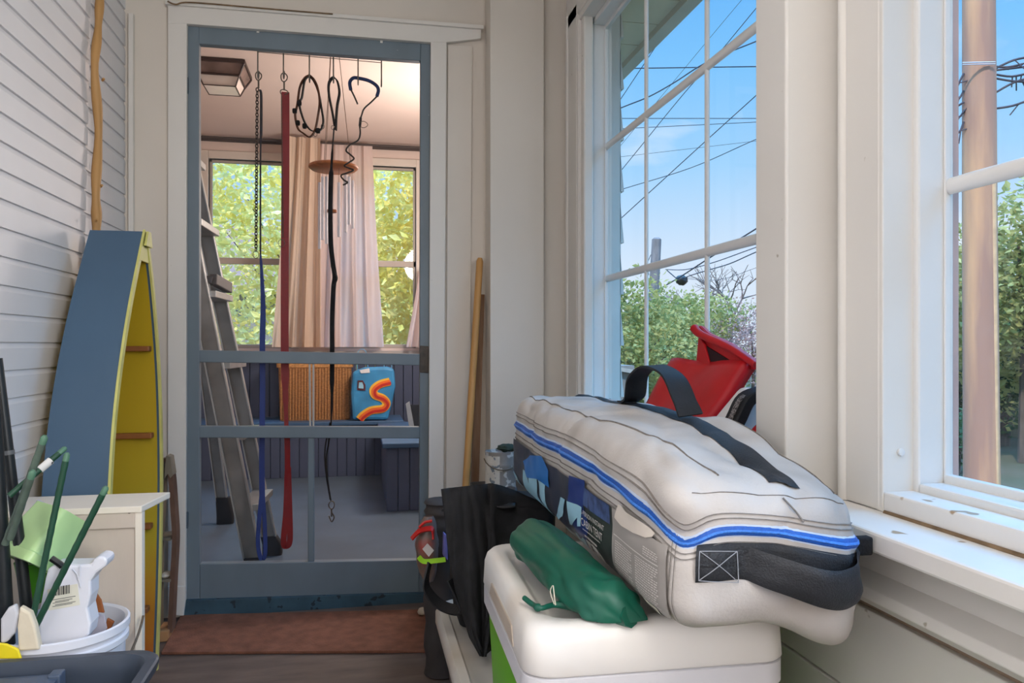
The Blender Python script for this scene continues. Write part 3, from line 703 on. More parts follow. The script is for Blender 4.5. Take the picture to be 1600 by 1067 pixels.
for py in (545, 686, 832, 960):
    z = P(232, py, Y=2.36).z
    i = min(range(n), key=lambda k: abs(zz_[k] - z)); obj('shelf', MB().box(XB + .012, XF - .022, cr_[i] - .044, cr_[i] - .0135, z - .008, z + .008), shm, t, bevel=.003)
# peeled branch leaning in the corner
br = spline([P(150, 380, X=-.752), P(151, 340, X=-.753), P(150, 290, X=-.755), P(154, 200, X=-.755), P(148, 110, X=-.756), P(153, 50, X=-.757), P(156, 0, X=-.757), P(158, -60, X=-.757)], 6)
br = [Vector((-.742, br[0].y + .01, .0)), Vector((-.746, br[0].y + .01, .6))] + br
mb = MB().tube(br, [.0135 + .0018 * sin(i * .9) - .00006 * i for i in range(len(br))], 9)
for px, py in ((157, 292), (160, 126), (150, 345)):
    c = P(px, py, X=-.745); mb.tube([c, c + Vector((.006, -.006, .004))], .004, 5)
tag(obj('branch', mb, M('peeled_branch', (176, 134, 82), .6, .22, 5, stretch=(1, 1, .25), bump=.1), smooth=60), 'long peeled wooden branch leaning in the corner behind the boat shelf', 'branch')
# small weathered boat-shaped rack
t = thing('wooden_rack', 'small weathered boat shaped rack with open shelves by the door casing', 'rack', (-.62, 2.68, 0))
wm = M('weathered_wood', (122, 112, 96), .8, .3, 14, bump=.2, stretch=(1, 1, .3)); wd = M('dark_aged_wood', (98, 72, 58), .8, .25, 14)
Yk = 2.66
def rail(px, y, w, mat, nm, th=.05):
    pth = spline([P(a, b, Y=y) for a, b in px], 5); obj(nm, MB().ribbon(pth, (0, 1, 0), th, w), mat, t)
rail([(263, 714), (269, 745), (273, 800), (275, 840), (272, 900), (268, 984)], Yk, .014, wd, 'upright')
rail([(262, 714), (256, 745), (253, 800), (250, 850), (249, 984)], Yk + .02, .014, wm, 'upright')
obj('peak', MB().prism([P(a, b, Y=Yk - .03) for a, b in ((260, 712), (266, 714), (270, 742), (266, 747), (262, 740), (257, 748), (257, 735))], (0, .05, 0)), wm, t)
for py in (842, 906): obj('shelf', MB().box(P(250, py, Y=Yk).x, P(270, py, Y=Yk).x, Yk - .03, Yk + .07, P(250, py, Y=Yk).z, P(250, py - 4, Y=Yk).z), wm, t, bevel=.001)
obj('foot_block', MB().box(P(248, 970, Y=Yk).x, P(268, 970, Y=Yk).x, Yk - .04, Yk + .05, .0, .035), M('pine_block', (176, 130, 88), .7, .15, 20), t, bevel=.003)
tag(obj('seashell', MB().loft([[(P(259, 900, Y=Yk).x + r * cos(a * pi / 5), Yk - .01 + r * sin(a * pi / 5), P(259, 902, Y=Yk).z + .003 + z) for a in range(10)] for r, z in ((.012, 0), (.016, .006), (.006, .015))]), M('shell', (206, 196, 180), .6, .2, 60), smooth=60), 'small pale shell on the lower shelf of the weathered rack', 'shell')

# plywood cabinet
t = thing('plywood_stand', 'unpainted plywood stand with a cream top standing in front of the boat shelf', 'stand', (-.6, 1.82, 0))
ply = M('raw_plywood', (204, 190, 176), .7, .07, 4, bump=.05, stretch=(3, 1, .6), spots=(26, (166, 146, 126), .74)); crm = M('cream_edge', (232, 222, 206), .5, .03, 5)
cy0, cy1 = 1.75, 1.90; cz = P(222, 790, Y=cy0).z; cxr = P(222, 800, Y=cy0).x
obj('body', MB().box(-.758, cxr - .014, cy0 + .006, cy0 + .02, .0, cz - .014), ply, t)
obj('rear_leg', MB().box(-.758, -.73, cy1 - .03, cy1, 0, cz - .014), ply, t)
obj('side_edge', MB().box(cxr - .014, cxr, cy0, cy0 + .022, 0, cz - .014), crm, t, bevel=.001)
obj('batten', MB().box(-.758, cxr - .014, cy0 - .001, cy0 + .01, cz - .046, cz - .014), ply, t, bevel=.001)
obj('top', MB().prism([(-.758, cy0 - .004, cz - .014), (cxr, cy0 - .004, cz - .014), (cxr + .022, cy1, cz - .014), (-.758, cy1, cz - .014)], (0, 0, .014)), crm, t, bevel=.002)
for px in (128, 202):
    c = P(px, 800, Y=cy0 - .002); obj('screw_hole', MB().loft([[(c.x + .0035 * cos(k * pi / 5), y, c.z + .0035 * sin(k * pi / 5)) for k in range(10)] for y in (cy0 - .0022, cy0)]), M('knot_dark', (70, 56, 46), .8, .1, 10), t)
# grey storage bin
t = thing('storage_bin', 'dark grey open plastic bin at the bottom left corner', 'bin', (-.56, 1.22, 0))
bm_ = M('slate_plastic', (58, 66, 78), .42, .1, 8, bump=.03)
cx_, cy_, w_, d_, hz = -.555, 1.235, .42, .50, .402
R_ = lambda dw, z, r=.05: rrect(w_ + dw, d_ + dw, r, z, 6, (cx_, cy_))
obj('body', MB().loft([R_(-.12, .003), R_(-.035, hz - .02), R_(-.005, hz - .02), R_(0, hz - .012), R_(0, hz - .003), R_(-.006, hz), R_(-.036, hz), R_(-.044, hz - .006), R_(-.05, hz - .03), R_(-.13, .012)]), bm_, t, smooth=40)
q = P(100, 1046, Z=.392)
ins = thing('plastic_tray', 'blue grey plastic tray lying inside the dark open bin', 'tray', (q.x - .1, q.y - .03, .02))
tcn = (q.x - .085, q.y - .115)
obj('tray_body', MB().loft([rrect(.12, .14, .02, .016, 5, (tcn[0], tcn[1] - .05)), rrect(.16, .2, .02, .37, 5, tcn), rrect(.17, .22, .022, .374, 5, tcn), rrect(.17, .22, .022, .388, 5, tcn), rrect(.14, .19, .02, .391, 5, tcn)]), M('blue_grey_plastic', (74, 86, 104), .4, .1, 8), ins, smooth=40)
obj('clip', MB().box(q.x - .016, q.x + .004, q.y - .03, q.y - .002, .36, .395), M('blue_grey_plastic', (74, 86, 104)), ins, bevel=.003)

# white bucket and the things in it
BY = 1.62; bx = P(97, 985, Y=BY).x; brim = .415; brd = .118
t = thing('bucket', 'white plastic bucket full of odds and ends before the plywood cabinet', 'bucket', (bx, BY, 0))
wp = M('white_plastic', (226, 226, 232), .35, .03, 6)
obj('body', MB().lathe([(.098, .002), (brd - .008, brim - .045), (brd - .002, brim - .04), (brd - .002, brim - .03), (brd - .007, brim - .028), (brd - .005, brim - .02), (brd, brim - .016), (brd, brim - .002), (brd - .004, brim), (brd - .009, brim - .004), (brd - .014, brim - .05), (.09, .012)], (bx, BY, 0), 40), wp, t, smooth=40)
obj('bail', MB().tube([(bx + brd + .002 - .01 * sin(k * pi / 12), BY - .10 * cos(k * pi / 12), brim - .03 - .06 * sin(k * pi / 12)) for k in range(13)], .0025, 6), steel, t)
def plate(px, y, th, name, mat, label, cat, parent=None, bevel=.004, tiltf=None):
    mb = MB().prism([P(a, b, Y=y) for a, b in px], (0, th, 0))
    if tiltf: mb.xf(tiltf)
    o = obj(name, mb, mat, parent, bevel=bevel)
    return o if parent is not None else tag(o, label, cat)
JY = 1.565
jug = plate([(70, 905), (74, 889), (84, 883), (142, 882), (146, 874), (154, 869), (165, 871), (168, 878), (165, 885), (150, 896), (142, 908), (142, 930), (137, 950), (142, 975), (139, 992), (128, 1006), (108, 1014), (60, 1018), (60, 960)], JY, .05, 'scoop', wp, 'white plastic scoop with a barcode sticker standing in the bucket', 'scoop', bevel=.008)
st = M('sticker_cream', (226, 222, 204), .5, .04, 10); ink = M('barcode_ink', (54, 54, 56), .6, .1, 10)
SY = JY - .0006
obj('sticker', MB().prism([P(a, b, Y=SY) for a, b in ((74, 921), (121, 912), (125, 945), (76, 954))], (0, .0006, 0)), st, jug)
mb = MB(); x = 86.5
for w in (2.2, 1.1, 2.8, 1.0, 1.6, 3.0, 1.2, 2.0, 1.1, 1.6):
    y0 = 917 - (x - 86) * .17; mb.prism([P(a, b, Y=SY - .0004) for a, b in ((x, y0 + .3), (x + w * .75, y0), (x + w * .75, y0 + 13.6), (x, y0 + 13.9))], (0, .0004, 0)); x += w * .75 + 1
obj('barcode', mb, ink, jug)
mb = MB()
for i in range(5):
    x0, x1 = 82 + (i % 2) * 4, 118 - (i % 3) * 5; y0 = 937 + i * 2.6
    mb.prism([P(a, b, Y=SY - .0003) for a, b in ((x0, y0), (x1, y0 - (x1 - x0) * .17), (x1, y0 - (x1 - x0) * .17 + .8), (x0, y0 + .8))], (0, .0003, 0))
obj('sticker_print', mb, ink, jug)
obj('string', MB().tube(spline([P(a, b, Y=JY - .004) for a, b in ((113, 889), (120, 897), (124, 908), (125, 884), (124, 905), (126, 918))], 5), .0012, 5), wp, jug)
obj('handle_opening', MB().tube(spline([P(a, b, Y=JY - .001) for a, b in ((80, 872), (92, 880), (98, 885))], 4), .006, 6), blackp, jug)
lgp = M('pale_green_plastic', (182, 214, 150), .35, .06, 6)
c = P(68, 842, Y=1.64)
pot = MB().loft([rrect(.088, .07, .012, -.058, 4), rrect(.108, .09, .014, .03, 4), rrect(.112, .094, .014, .032, 4), rrect(.112, .094, .014, .05, 4), rrect(.098, .08, .012, .051, 4), rrect(.08, .06, .01, -.045, 4)])
mt = Matrix.Rotation(math.radians(205), 3, 'Y') @ Matrix.Rotation(math.radians(28), 3, 'Z'); mt = Matrix.Rotation(math.radians(-28), 3, 'X') @ mt
tag(obj('flower_pot', pot.xf(lambda v: c + mt @ v), lgp, smooth=40), 'pale green square flower pot upside down on top of the bucket', 'flower pot')
gcp = M('leaf_green_plastic', (72, 140, 34), .35, .08, 6)
c = P(53, 900, Y=1.66)
tag(obj('green_pot', MB().lathe([(.020, -.05), (.032, .02), (.034, .03), (.03, .03), (.019, -.04)], c, 20), gcp, smooth=40), 'darker leaf green plastic cup under the pale green pot', 'cup')
plate([(56, 780), (86, 797), (92, 815), (70, 832), (52, 820)], 1.70, .012, 'plastic_shard', M('translucent_grey_plastic', (176, 178, 186), .3, .1, 20), 'clear greyish plastic scrap behind the pale green pot', 'scrap')
plate([(140, 914), (146, 920), (158, 938), (163, 958), (150, 957), (141, 948), (138, 930)], 1.635, .006, 'clay_saucer', M('terracotta', (150, 86, 44), .7, .15, 20), 'orange brown saucer edge sticking up behind the white scoop', 'saucer', bevel=.002)
plate([(163, 985), (167, 966), (178, 972), (172, 984)], 1.67, .008, 'clay_shard', M('terracotta', (150, 86, 44)), 'small orange brown shard at the right rim of the bucket', 'shard', bevel=.002)
plate([(141, 945), (152, 958), (163, 962), (167, 982), (150, 1000), (134, 1004), (138, 975)], 1.66, .004, 'plastic_scrap', M('cloudy_lid', (196, 190, 200), .3, .06, 12, c2=(196, 120, 178), f2=.66), 'cloudy plastic disc with a pink stain in the bucket', 'scrap', bevel=.001)
plate([(30, 948), (47, 958), (55, 980), (62, 1016), (28, 1018), (26, 980)], 1.497, .018, 'paper_bag', M('cream_paper', (224, 210, 184), .8, .1, 12, bump=.2), 'crumpled cream paper bag around the feet of the green stakes', 'paper bag', bevel=.004)
plate([(0, 968), (12, 950), (24, 944), (28, 960), (22, 990), (10, 1004), (0, 1006)], 1.496, .012, 'plastic_sheet', M('cloudy_sheet', (206, 204, 206), .4, .1, 14), 'folded cloudy white plastic sheet at the left edge', 'sheet', bevel=.004)
plate([(-10, 1004), (10, 1006), (28, 1014), (34, 1030), (-10, 1030)], 1.49, .005, 'yellow_sack', M('yellow_plastic', (236, 214, 40), .4, .08, 10), 'yellow plastic edge showing above the dark grey bin', 'sack', bevel=.003)
mb = MB().ribbon(spline([P(a, b, Y=1.53) for a, b in ((22, 1017), (45, 1012), (70, 1014), (90, 1022))], 5), (0, 1, 0), .03, .004); tag(obj('black_strap', mb, black_web), 'short black strap lying over the rear rim of the grey bin', 'strap')
# black poles
def pole(px0, px1, y0, y1, r0, r1, label, name, mat, ext=None, parts=None):
    a = P(*px0, Y=y0); b = P(*px1, Y=y1); d = (b - a).normalized()
    if b.z > ext: b = b + d * ((b.z - ext) / -d.z)
    t = thing(name, label, name.replace('_', ' '), b)
    obj('shaft', MB().tube([a, a.lerp(b, .5), b], [r0, (r0 + r1) / 2, r1], 12), mat, t, smooth=50)
    return t, a, b, d
bp_ = M('black_pole', (26, 30, 32), .45, .2, 12)
t, a, b, d = pole((-14, 520), (10, 985), 1.56, 1.56, .0095, .0135, 'thick black pole nearest the picture edge, beside the stakes', 'black_pole', bp_, .4)
t, a, b, d = pole((-4, 560), (44, 968), 1.60, 1.60, .0085, .011, 'thinner black pole with a grey band leaning over the bucket', 'black_pole', bp_, .40)
c = P(8, 708, Y=1.57); obj('band', MB().tube([a.lerp(b, .33), a.lerp(b, .345)], .0103, 12), M('grey_band', (92, 94, 96), .5, .1, 10), t, smooth=50)
# plant stakes
sg = M('stake_green', (34, 74, 54), .5, .15, 30, bump=.1, bscale=120); sgw = M('stake_green_worn', (82, 96, 84), .6, .25, 30, bump=.1, bscale=120)
tipm = M('stake_tip', (86, 124, 100), .5, .1, 20)
def stake(p0, p1, y0, y1, r, mat, label):
    a = P(*p0, Y=y0); b = P(*p1, Y=y1); d = (b - a).normalized()
    t = thing('garden_stake', label, 'stake', b, 'green garden stakes in the bucket')
    k = max(3, int((b - a).length / .012)); pts = [a.lerp(b, i / k) for i in range(k + 1)]
    obj('rod', MB().tube(pts, [r * (1.06 if i % 2 else .97) for i in range(k + 1)], 8), mat, t, smooth=60)
    obj('tip', MB().tube([a - d * .012, a - d * .008, a + d * .004], [r * .5, r, r], 8), tipm, t, smooth=50)
    return t, a, b
stake((67, 690), (8, 850), 1.48, 1.52, .0062, sgw, 'worn grey green stake leaning furthest to the upper left')
t, a, b = stake((95, 706), (14, 775), 1.56, 1.50, .0054, sg, 'green stake with a white paper label, leaning flattest')
obj('paper_label', MB().tube([a.lerp(b, .2), a.lerp(b, .42)], .0072, 10), M('paper_white', (222, 218, 212), .7, .05, 12, spots=(60, (90, 90, 90), .66)), t, smooth=50)
stake((49, 744), (16, 842), 1.46, 1.50, .006, sgw, 'short grey green stake just below the worn one')
stake((103, 717), (49, 976), 1.54, 1.535, .0057, sg, 'dark green stake standing steepest in front of the pale pot')
stake((162, 769), (56, 978), 1.50, 1.53, .0057, sg, 'long dark green stake slanting across the white scoop')

# doormat
mp_ = MB().prism([P(252, 1023, Z=.001), P(700, 1020, Z=.001), P(690, 955, Z=.001), P(283, 964, Z=.001)], (0, 0, .009))
tag(obj('doormat', mp_, M('rust_brown_mat', (128, 84, 66), .95, .2, 26, bump=.9, bscale=200), bevel=.002), 'reddish brown mat lying in front of the screen door', 'mat')
c = P(659, 957, Z=.012); tag(obj('pebble', MB().lathe([(.004, 0), (.014, .004), (.017, .012), (.012, .022), (.003, .026)], (c.x, c.y - .02, .011), 14), M('pebble_beige', (196, 184, 164), .6, .1, 30), smooth=70), 'small beige pebble on the mat by the door threshold', 'pebble')

# ------------------------------------------------------------------ right side
# pole and board in the corner by the pilaster
a, b = P(750, 403, Y=2.79), P(728, 755, Y=2.74); d = b - a; b = a + d * ((a.z - .004) / (a.z - b.z))
tag(obj('broom_handle', MB().tube([a, a + (b - a) * .01, b], [.008, .0128, .0128], 12), M('broom_wood', (190, 140, 80), .5, .12, 5, stretch=(1, 1, .3)), smooth=50), 'light yellow wooden broom handle leaning in the corner by the door', 'pole')
a, b = P(751, 460, Y=2.822), P(742, 755, Y=2.80); d = b - a; b = a + d * ((a.z - .004) / (a.z - b.z))
tag(obj('wooden_board', MB().beam(a, b, .028, .012, up=(0, 1, 0)), M('dark_board', (112, 78, 50), .7, .3, 8, c2=(142, 112, 88), f2=.5, stretch=(3, 1, .4)), bevel=.001), 'narrow dark brown board standing behind the light broom handle', 'board')
# crate + can
cr = thing('storage_crate', 'black crate behind the black tote bag, a paint can on its lid', 'crate', (.485, 2.42, 0))
obj('body', MB().loft([rrect(.21, .25, .02, .002, 4, (.485, 2.44)), rrect(.23, .27, .02, .46, 4, (.485, 2.44))]), blackp, cr, smooth=40)
obj('lid', MB().loft([rrect(.24, .28, .022, .461, 4, (.485, 2.44)), rrect(.24, .28, .022, .485, 4, (.485, 2.44))]), blackp, cr, smooth=40, bevel=.002)
cc = P(782, 757, Y=2.44); cr_ = (P(806, 700, Y=2.44).x - P(758, 700, Y=2.44).x) / 2; h_ = P(782, 704, Y=2.44).z - .486
cn = thing('paint_can', 'dented grey paint can with splashed label on the black crate', 'can', (cc.x, 2.44, .486))
obj('can_body', MB().lathe([(cr_, .0), (cr_, .006), (cr_ * .98, .01), (cr_ * .98, h_ * .62), (cr_, h_ * .65), (cr_ * .98, h_ * .68), (cr_ * .98, h_ - .008), (cr_, h_ - .004), (cr_, h_), (cr_ * .9, h_), (cr_ * .88, h_ - .008)], (cc.x, 2.44, .486), 32), M('can_metal', (150, 146, 142), .4, .15, 20, metal=.4, spots=(30, (214, 212, 208), .6)), cn, smooth=40)
lab = MB().loft([[(cc.x + cr_ * 1.01 * cos(a), 2.44 + cr_ * 1.01 * sin(a), .486 + z) for a in [math.radians(185 + 9 * k) for k in range(9)]] for z in (.012, h_ - .012)], False, False); lab.f = [f for f in lab.f if len(f) == 4 and max(f) - min(f) < 18 and (0 not in f or 8 not in f)]
obj('label', lab, M('can_label', (196, 192, 184), .6, .15, 30, spots=(50, (110, 120, 130), .6)), cn)
obj('bail', MB().tube([(cc.x + (cr_ + .003) * cos(a), 2.44 + (cr_ + .003) * sin(a), .486 + h_ * .8 - .03 * sin((a - pi) * 1)) for a in [pi + pi * k / 10 for k in range(11)]], .002, 5), steel, cn)
ck = thing('rag', 'dark green rag scrap lying on the paint can lid', 'rag', (cc.x + .02, 2.43, .486 + h_))
def blob(cx, cy, cz, sx, sy, sz, seed, n=14, amp=.35):
    def f(u, v):
        th = 2 * pi * u; ph = pi * v; d = Vector((sin(ph) * cos(th), sin(ph) * sin(th), cos(ph)))
        k = 1 + amp * noise.noise(d * 2.2 + Vector((seed, 0, 0)))
        return (cx + d.x * sx * k, cy + d.y * sy * k, cz + d.z * sz * k)
    return MB().grid(f, n * 2, n)
obj('cloth', blob(cc.x + .018, 2.43, .486 + h_ + .010, .03, .03, .012, 3), M('dark_green_rag', (42, 56, 46), .8, .2, 40), ck, smooth=80)

# low tote with white lid
lt = thing('storage_box', 'low plastic box with white lid on the floor under the black bag', 'box', (.40, 1.78, 0))
tc_ = (.405, 1.775); tw_, td_ = .41, .68
obj('body', MB().loft([rrect(tw_ - .08, td_ - .08, .05, .003, 6, tc_), rrect(tw_ - .035, td_ - .035, .06, .205, 6, tc_)]), M('box_brown', (98, 88, 84), .4, .1, 6), lt, smooth=40)
obj('green_band', MB().loft([rrect(tw_ - .037, td_ - .037, .06, .16, 6, tc_), rrect(tw_ - .03, td_ - .03, .06, .2045, 6, tc_)]), M('cooler_green', (98, 178, 26), .35, .06, 5), lt, smooth=40)
lidm = M('aged_white_plastic', (224, 218, 208), .35, .05, 5, spots=(5, (200, 184, 162), .5), sw=.3)
def rr(dw, z, r=.07): return rrect(tw_ + dw, td_ + dw, r, z, 7, tc_)
obj('lid', MB().loft([rr(0, .205), rr(.004, .21), rr(.004, .235), rr(-.012, .249), rr(-.05, .25), rr(-.062, .244)]), lidm, lt, smooth=40)

# cooler
yaw = math.radians(-1.5); cw, cd = .375, .45; FL = Vector((.215, .985))
u = Vector((cos(yaw), sin(yaw))); v_ = Vector((-sin(yaw), cos(yaw))); cc2 = FL + u * cw / 2 + v_ * cd / 2
co = thing('cooler', 'lime green cooler with a grimy white lid under the tent bag', 'cooler', (cc2.x, cc2.y, 0))
CG = M('cooler_green', (98, 178, 26)); 
def cr2(dw, z, r=.04): return rrect(cw + dw, cd + dw, r, z, 8, (cc2.x, cc2.y), yaw)
obj('body', MB().loft([cr2(-.06, .003), cr2(-.012, .48)]), CG, co, smooth=40)
CL = M('cooler_lid_white', (224, 220, 214), .4, .05, 4, detail=6, spots=(5, (206, 192, 174), .5), sw=.35)
obj('collar', MB().loft([cr2(-.004, .474), cr2(.002, .476), cr2(.002, .506), cr2(-.006, .508)]), M('cooler_collar', (206, 204, 206), .35, .03, 4), co, smooth=40)
obj('lid', MB().loft([cr2(0, .509), cr2(.004, .512), cr2(0, .552), cr2(-.008, .566), cr2(-.022, .574), cr2(-.062, .575, .04), cr2(-.075, .570, .035), cr2(-.085, .560, .03), cr2(-.10, .558, .03)]), CL, co, smooth=50)
def onleft(s, z, e): p = FL + v_ * s - u * e; return Vector((p.x, p.y, z))
obj('grip_recess', MB().prism([onleft(.09, .519, .003), onleft(.33, .519, .003), onleft(.31, .542, .0025), onleft(.11, .542, .0025)], (u.x * .002, u.y * .002, 0)), M('recess_beige', (184, 170, 154), .5, .08, 10), co)
# embossed ridges on the green side
for k in range(2):
    s0 = .06 + .012 * k
    obj('embossing', MB().tube(spline([onleft(s0 + q, z, .0 - .006) for q, z in ((.0, .30), (.02, .32), (.0, .345), (.02, .37), (.005, .40))], 5), .003, 6), CG, co, smooth=60)

# black tote bag
bt_ = thing('tote_bag', 'slumped black insulated tote bag on the low box, tapered folds hanging', 'bag', (.3, 1.85, .252))
def pq(px, py, y): return P(px, py, Y=y)
outl = [(690, 764), (694, 800), (700, 860), (712, 920), (722, 955), (735, 995), (751, 1024)]
outr = [(768, 755), (772, 800), (775, 850), (772, 900), (768, 950), (764, 996), (758, 1026)]
vs = []
def front_f(uu, vv):
    k = vv * (len(outl) - 1); i = min(int(k), len(outl) - 2); f = k - i
    l = (outl[i][0] * (1 - f) + outl[i + 1][0] * f, outl[i][1] * (1 - f) + outl[i + 1][1] * f)
    r = (outr[i][0] * (1 - f) + outr[i + 1][0] * f, outr[i][1] * (1 - f) + outr[i + 1][1] * f)
    y = 1.80 - .13 * vv + .022 * sin(uu * 8 + vv * 3) * (.4 + .6 * vv) - .015 * sin(pi * uu) + .018 * noise.noise(Vector((uu * 6, vv * 5, 1)))
    return P(l[0] + (r[0] - l[0]) * uu, l[1] + (r[1] - l[1]) * uu, Y=y)
obj('front_flap', MB().grid(front_f, 24, 24), black_m, bt_, smooth=80, solid=.006)
def body_ring(k):
    z = .266 + .29 * k; c = (.345 + .0 * k, 1.93); w = .22 + .03 * k; d = .20
    pts = rrect(w, d, .04, z, 5, c); return [p + Vector((.012 * noise.noise(p * 9), .012 * noise.noise(p * 9 + Vector((3, 0, 0))), .014 * noise.noise(p * 7) * k)) for p in pts]
obj('bag_body', MB().loft([body_ring(i / 8) for i in range(9)] + [[p * .9 + Vector((.345, 1.93, .535)) * .1 for p in body_ring(1)]]), black_m, bt_, smooth=80)
def top_f(uu, vv):
    a_ = P(690 + 115 * uu, 764 - 6 * uu + 6 * sin(uu * 6), Y=1.795); b_ = P(700 + 108 * uu, 757 - 4 * uu - 4 * sin(uu * 5), Y=2.02); p = a_.lerp(b_, vv)
    p.z = .562 + .012 * noise.noise(Vector((uu * 5, vv * 4, 2))) - .018 * sin(pi * vv) * sin(pi * uu); return p
obj('top_panel', MB().grid(top_f, 22, 10), M('black_ripstop', (34, 34, 36), .5, .3, 40, bump=.3, bscale=120), bt_, smooth=80, solid=.005)
def side_f(uu, vv):
    l0 = P(768, 755, Y=1.80).lerp(P(757, 1024, Y=1.67), vv); r0 = Vector((.47, 1.86, .55)).lerp(Vector((.40, 1.74, .27)), vv)
    p = l0.lerp(r0, uu); p.y += .02 * sin(uu * 5) + .01 * noise.noise(Vector((uu * 4, vv * 6, 5))); return p
obj('side_panel', MB().grid(side_f, 12, 20), black_m, bt_, smooth=80, solid=.005)
pth = spline([pq(671, 880, 1.86), pq(666, 915, 1.84), pq(680, 938, 1.83), pq(700, 950, 1.81), pq(722, 952, 1.78), pq(716, 930, 1.79), pq(704, 905, 1.80)], 6)
obj('strap', MB().ribbon(pth, (.4, 1, .3), .035, .004), black_web, bt_)
# bundle behind: rolled dark cushion with a red packet strapped to it
bu = thing('rolled_cushion', 'dark grey rolled cushion beside the black bag next to the door', 'cushion', (.17, 2.22, .25))
cxr = [P(678, 795, Y=2.2), P(676, 840, Y=2.2), P(676, 900, Y=2.2), P(680, 935, Y=2.2)]
obj('roll', MB().tube(spline([Vector((.235, 2.22, .50)), Vector((.235, 2.22, .42)), Vector((.232, 2.22, .25)), Vector((.235, 2.22, .004))], 8), [.05 + .004 * sin(i * 1.9) for i in range(25)], 16), M('charcoal_quilt', (66, 62, 62), .8, .15, 12, bump=.3), bu, smooth=60)
pk = thing('snack_packet', 'red plastic packet with a white label tucked against the rolled cushion', 'packet', P(664, 905, Y=2.1))
def pack_f(uu, vv):
    th = 2 * pi * uu; yy = 2.10; k = sin(pi * (vv * .92 + .04)) ** .45
    c = P(670 - 3 * sin(pi * vv), 806 + 102 * vv, Y=yy); k2 = 1 + .15 * noise.noise(Vector((cos(th) * 2, sin(th) * 2, vv * 6)))
    return c + Vector((.031 * k * k2 * cos(th), .028 * k * k2 * sin(th), 0))
obj('packet_body', MB().grid(pack_f, 22, 20), M('packet_red', (176, 62, 56), .3, .2, 14, c2=(120, 100, 92), f2=.34), pk, smooth=70)
obj('label', MB().prism([P(a, b, Y=2.068) for a, b in ((660, 858), (668, 849), (678, 860), (670, 870))], (0, .003, 0)), M('sticker_white', (226, 216, 214), .5, .1, 10), pk)
obj('top_fold', MB().ribbon(spline([P(a, b, Y=2.066) for a, b in ((643, 842), (655, 830), (670, 826), (676, 828), (677, 842))], 5), (.2, .8, .6), .016, .004), M('bright_red', (206, 36, 30), .4, .1, 10), pk)
obj('top_cord', MB().tube(spline([P(a, b, Y=2.066) for a, b in ((655, 824), (664, 816), (675, 814))], 5), .004, 6), M('bright_red', (206, 36, 30)), pk)
st_ = MB().ribbon(spline([P(a, b, Y=2.055) for a, b in ((654, 870), (662, 877), (680, 876), (696, 874))], 5), (0, .3, 1), .013, .004)
tag(obj('strap', st_, M('lime_strap', (166, 224, 40), .5, .1, 10)), 'lime yellow strap lying across the red packet', 'strap')
tag(obj('cloth', MB().prism([P(a, b, Y=2.13) for a, b in ((693, 832), (699, 838), (700, 876), (692, 868))], (0, .02, 0)), M('lilac_cloth', (130, 126, 196), .7, .1, 20), bevel=.003), 'lilac cloth edge squeezed between red packet and black bag', 'cloth')

# green drawstring bag on the lid
gb = thing('drawstring_bag', 'dark green nylon drawstring bag lying on the cooler lid', 'bag', (.31, 1.08, .562))
nyl = M('green_nylon', (12, 84, 66), .42, .12, 14, bump=.1, bscale=40)
ctr = spline([P(822, 838, Z=.606), P(858, 866, Z=.608), P(896, 902, Z=.605), P(938, 936, Z=.596), P(972, 958, Z=.586), P(1002, 974, Z=.574)], 9)
axis = (ctr[-1] - ctr[0]).normalized(); sd = axis.cross(Vector((0, 0, 1))).normalized()
rings = []; n = len(ctr)
for i, c in enumerate(ctr):
    s = i / (n - 1)
    r = .042 * min(1, (s / .07 + .12) ** .5) * (1 - .18 * s) if s < .7 else .0367 * (1 - ((s - .7) / .3) ** 1.3 * .8)
    ring = []
    for j in range(36):
        an = 2 * pi * j / 36
        k = 1 + .16 * noise.noise(Vector((cos(an) * 1.6, sin(an) * 1.6 + s * 2, s * 4.5))) + (.16 * abs(sin(an * 2.5 + s * 5 + 1.2 * sin(s * 9))) - .08) * sm((s - .15) * 1.6) - .16 * max(0, 1 - 5 * abs(noise.noise(Vector((cos(an) * 1.2 + 3, sin(an) * 1.2 + s * 3, s * 3)))))
        q = c + sd * cos(an) * r * k * 1.1 + Vector((0, 0, 1)) * sin(an) * r * k * .95
        q.z = max(q.z, .5768); ring.append(q)
    rings.append(ring)
obj('bag_body', MB().loft(rings), nyl, gb, smooth=75, sub=1)
tail = spline([P(985, 962, Z=.585), P(940, 958, Z=.575), P(895, 946, Z=.582), P(866, 945, Z=.582), P(845, 950, Z=.583), P(832, 944, Z=.583), P(819, 934, Z=.586)], 5)
obj('neck_tail', MB().tube(tail, [max(.004, .016 - .0028 * i * .28) if i < 18 else (.0058 if i in (21, 22) else .0038) for i in range(len(tail))], 8), nyl, gb, smooth=60)
obj('drawcord', MB().tube(spline([P(866, 944, Z=.586), P(860, 925, Z=.60), P(864, 915, Z=.61), P(866, 930, Z=.60), P(868, 945, Z=.586)], 5), .0009, 5), M('cord_cream', (206, 200, 180), .7, .1, 20), gb)

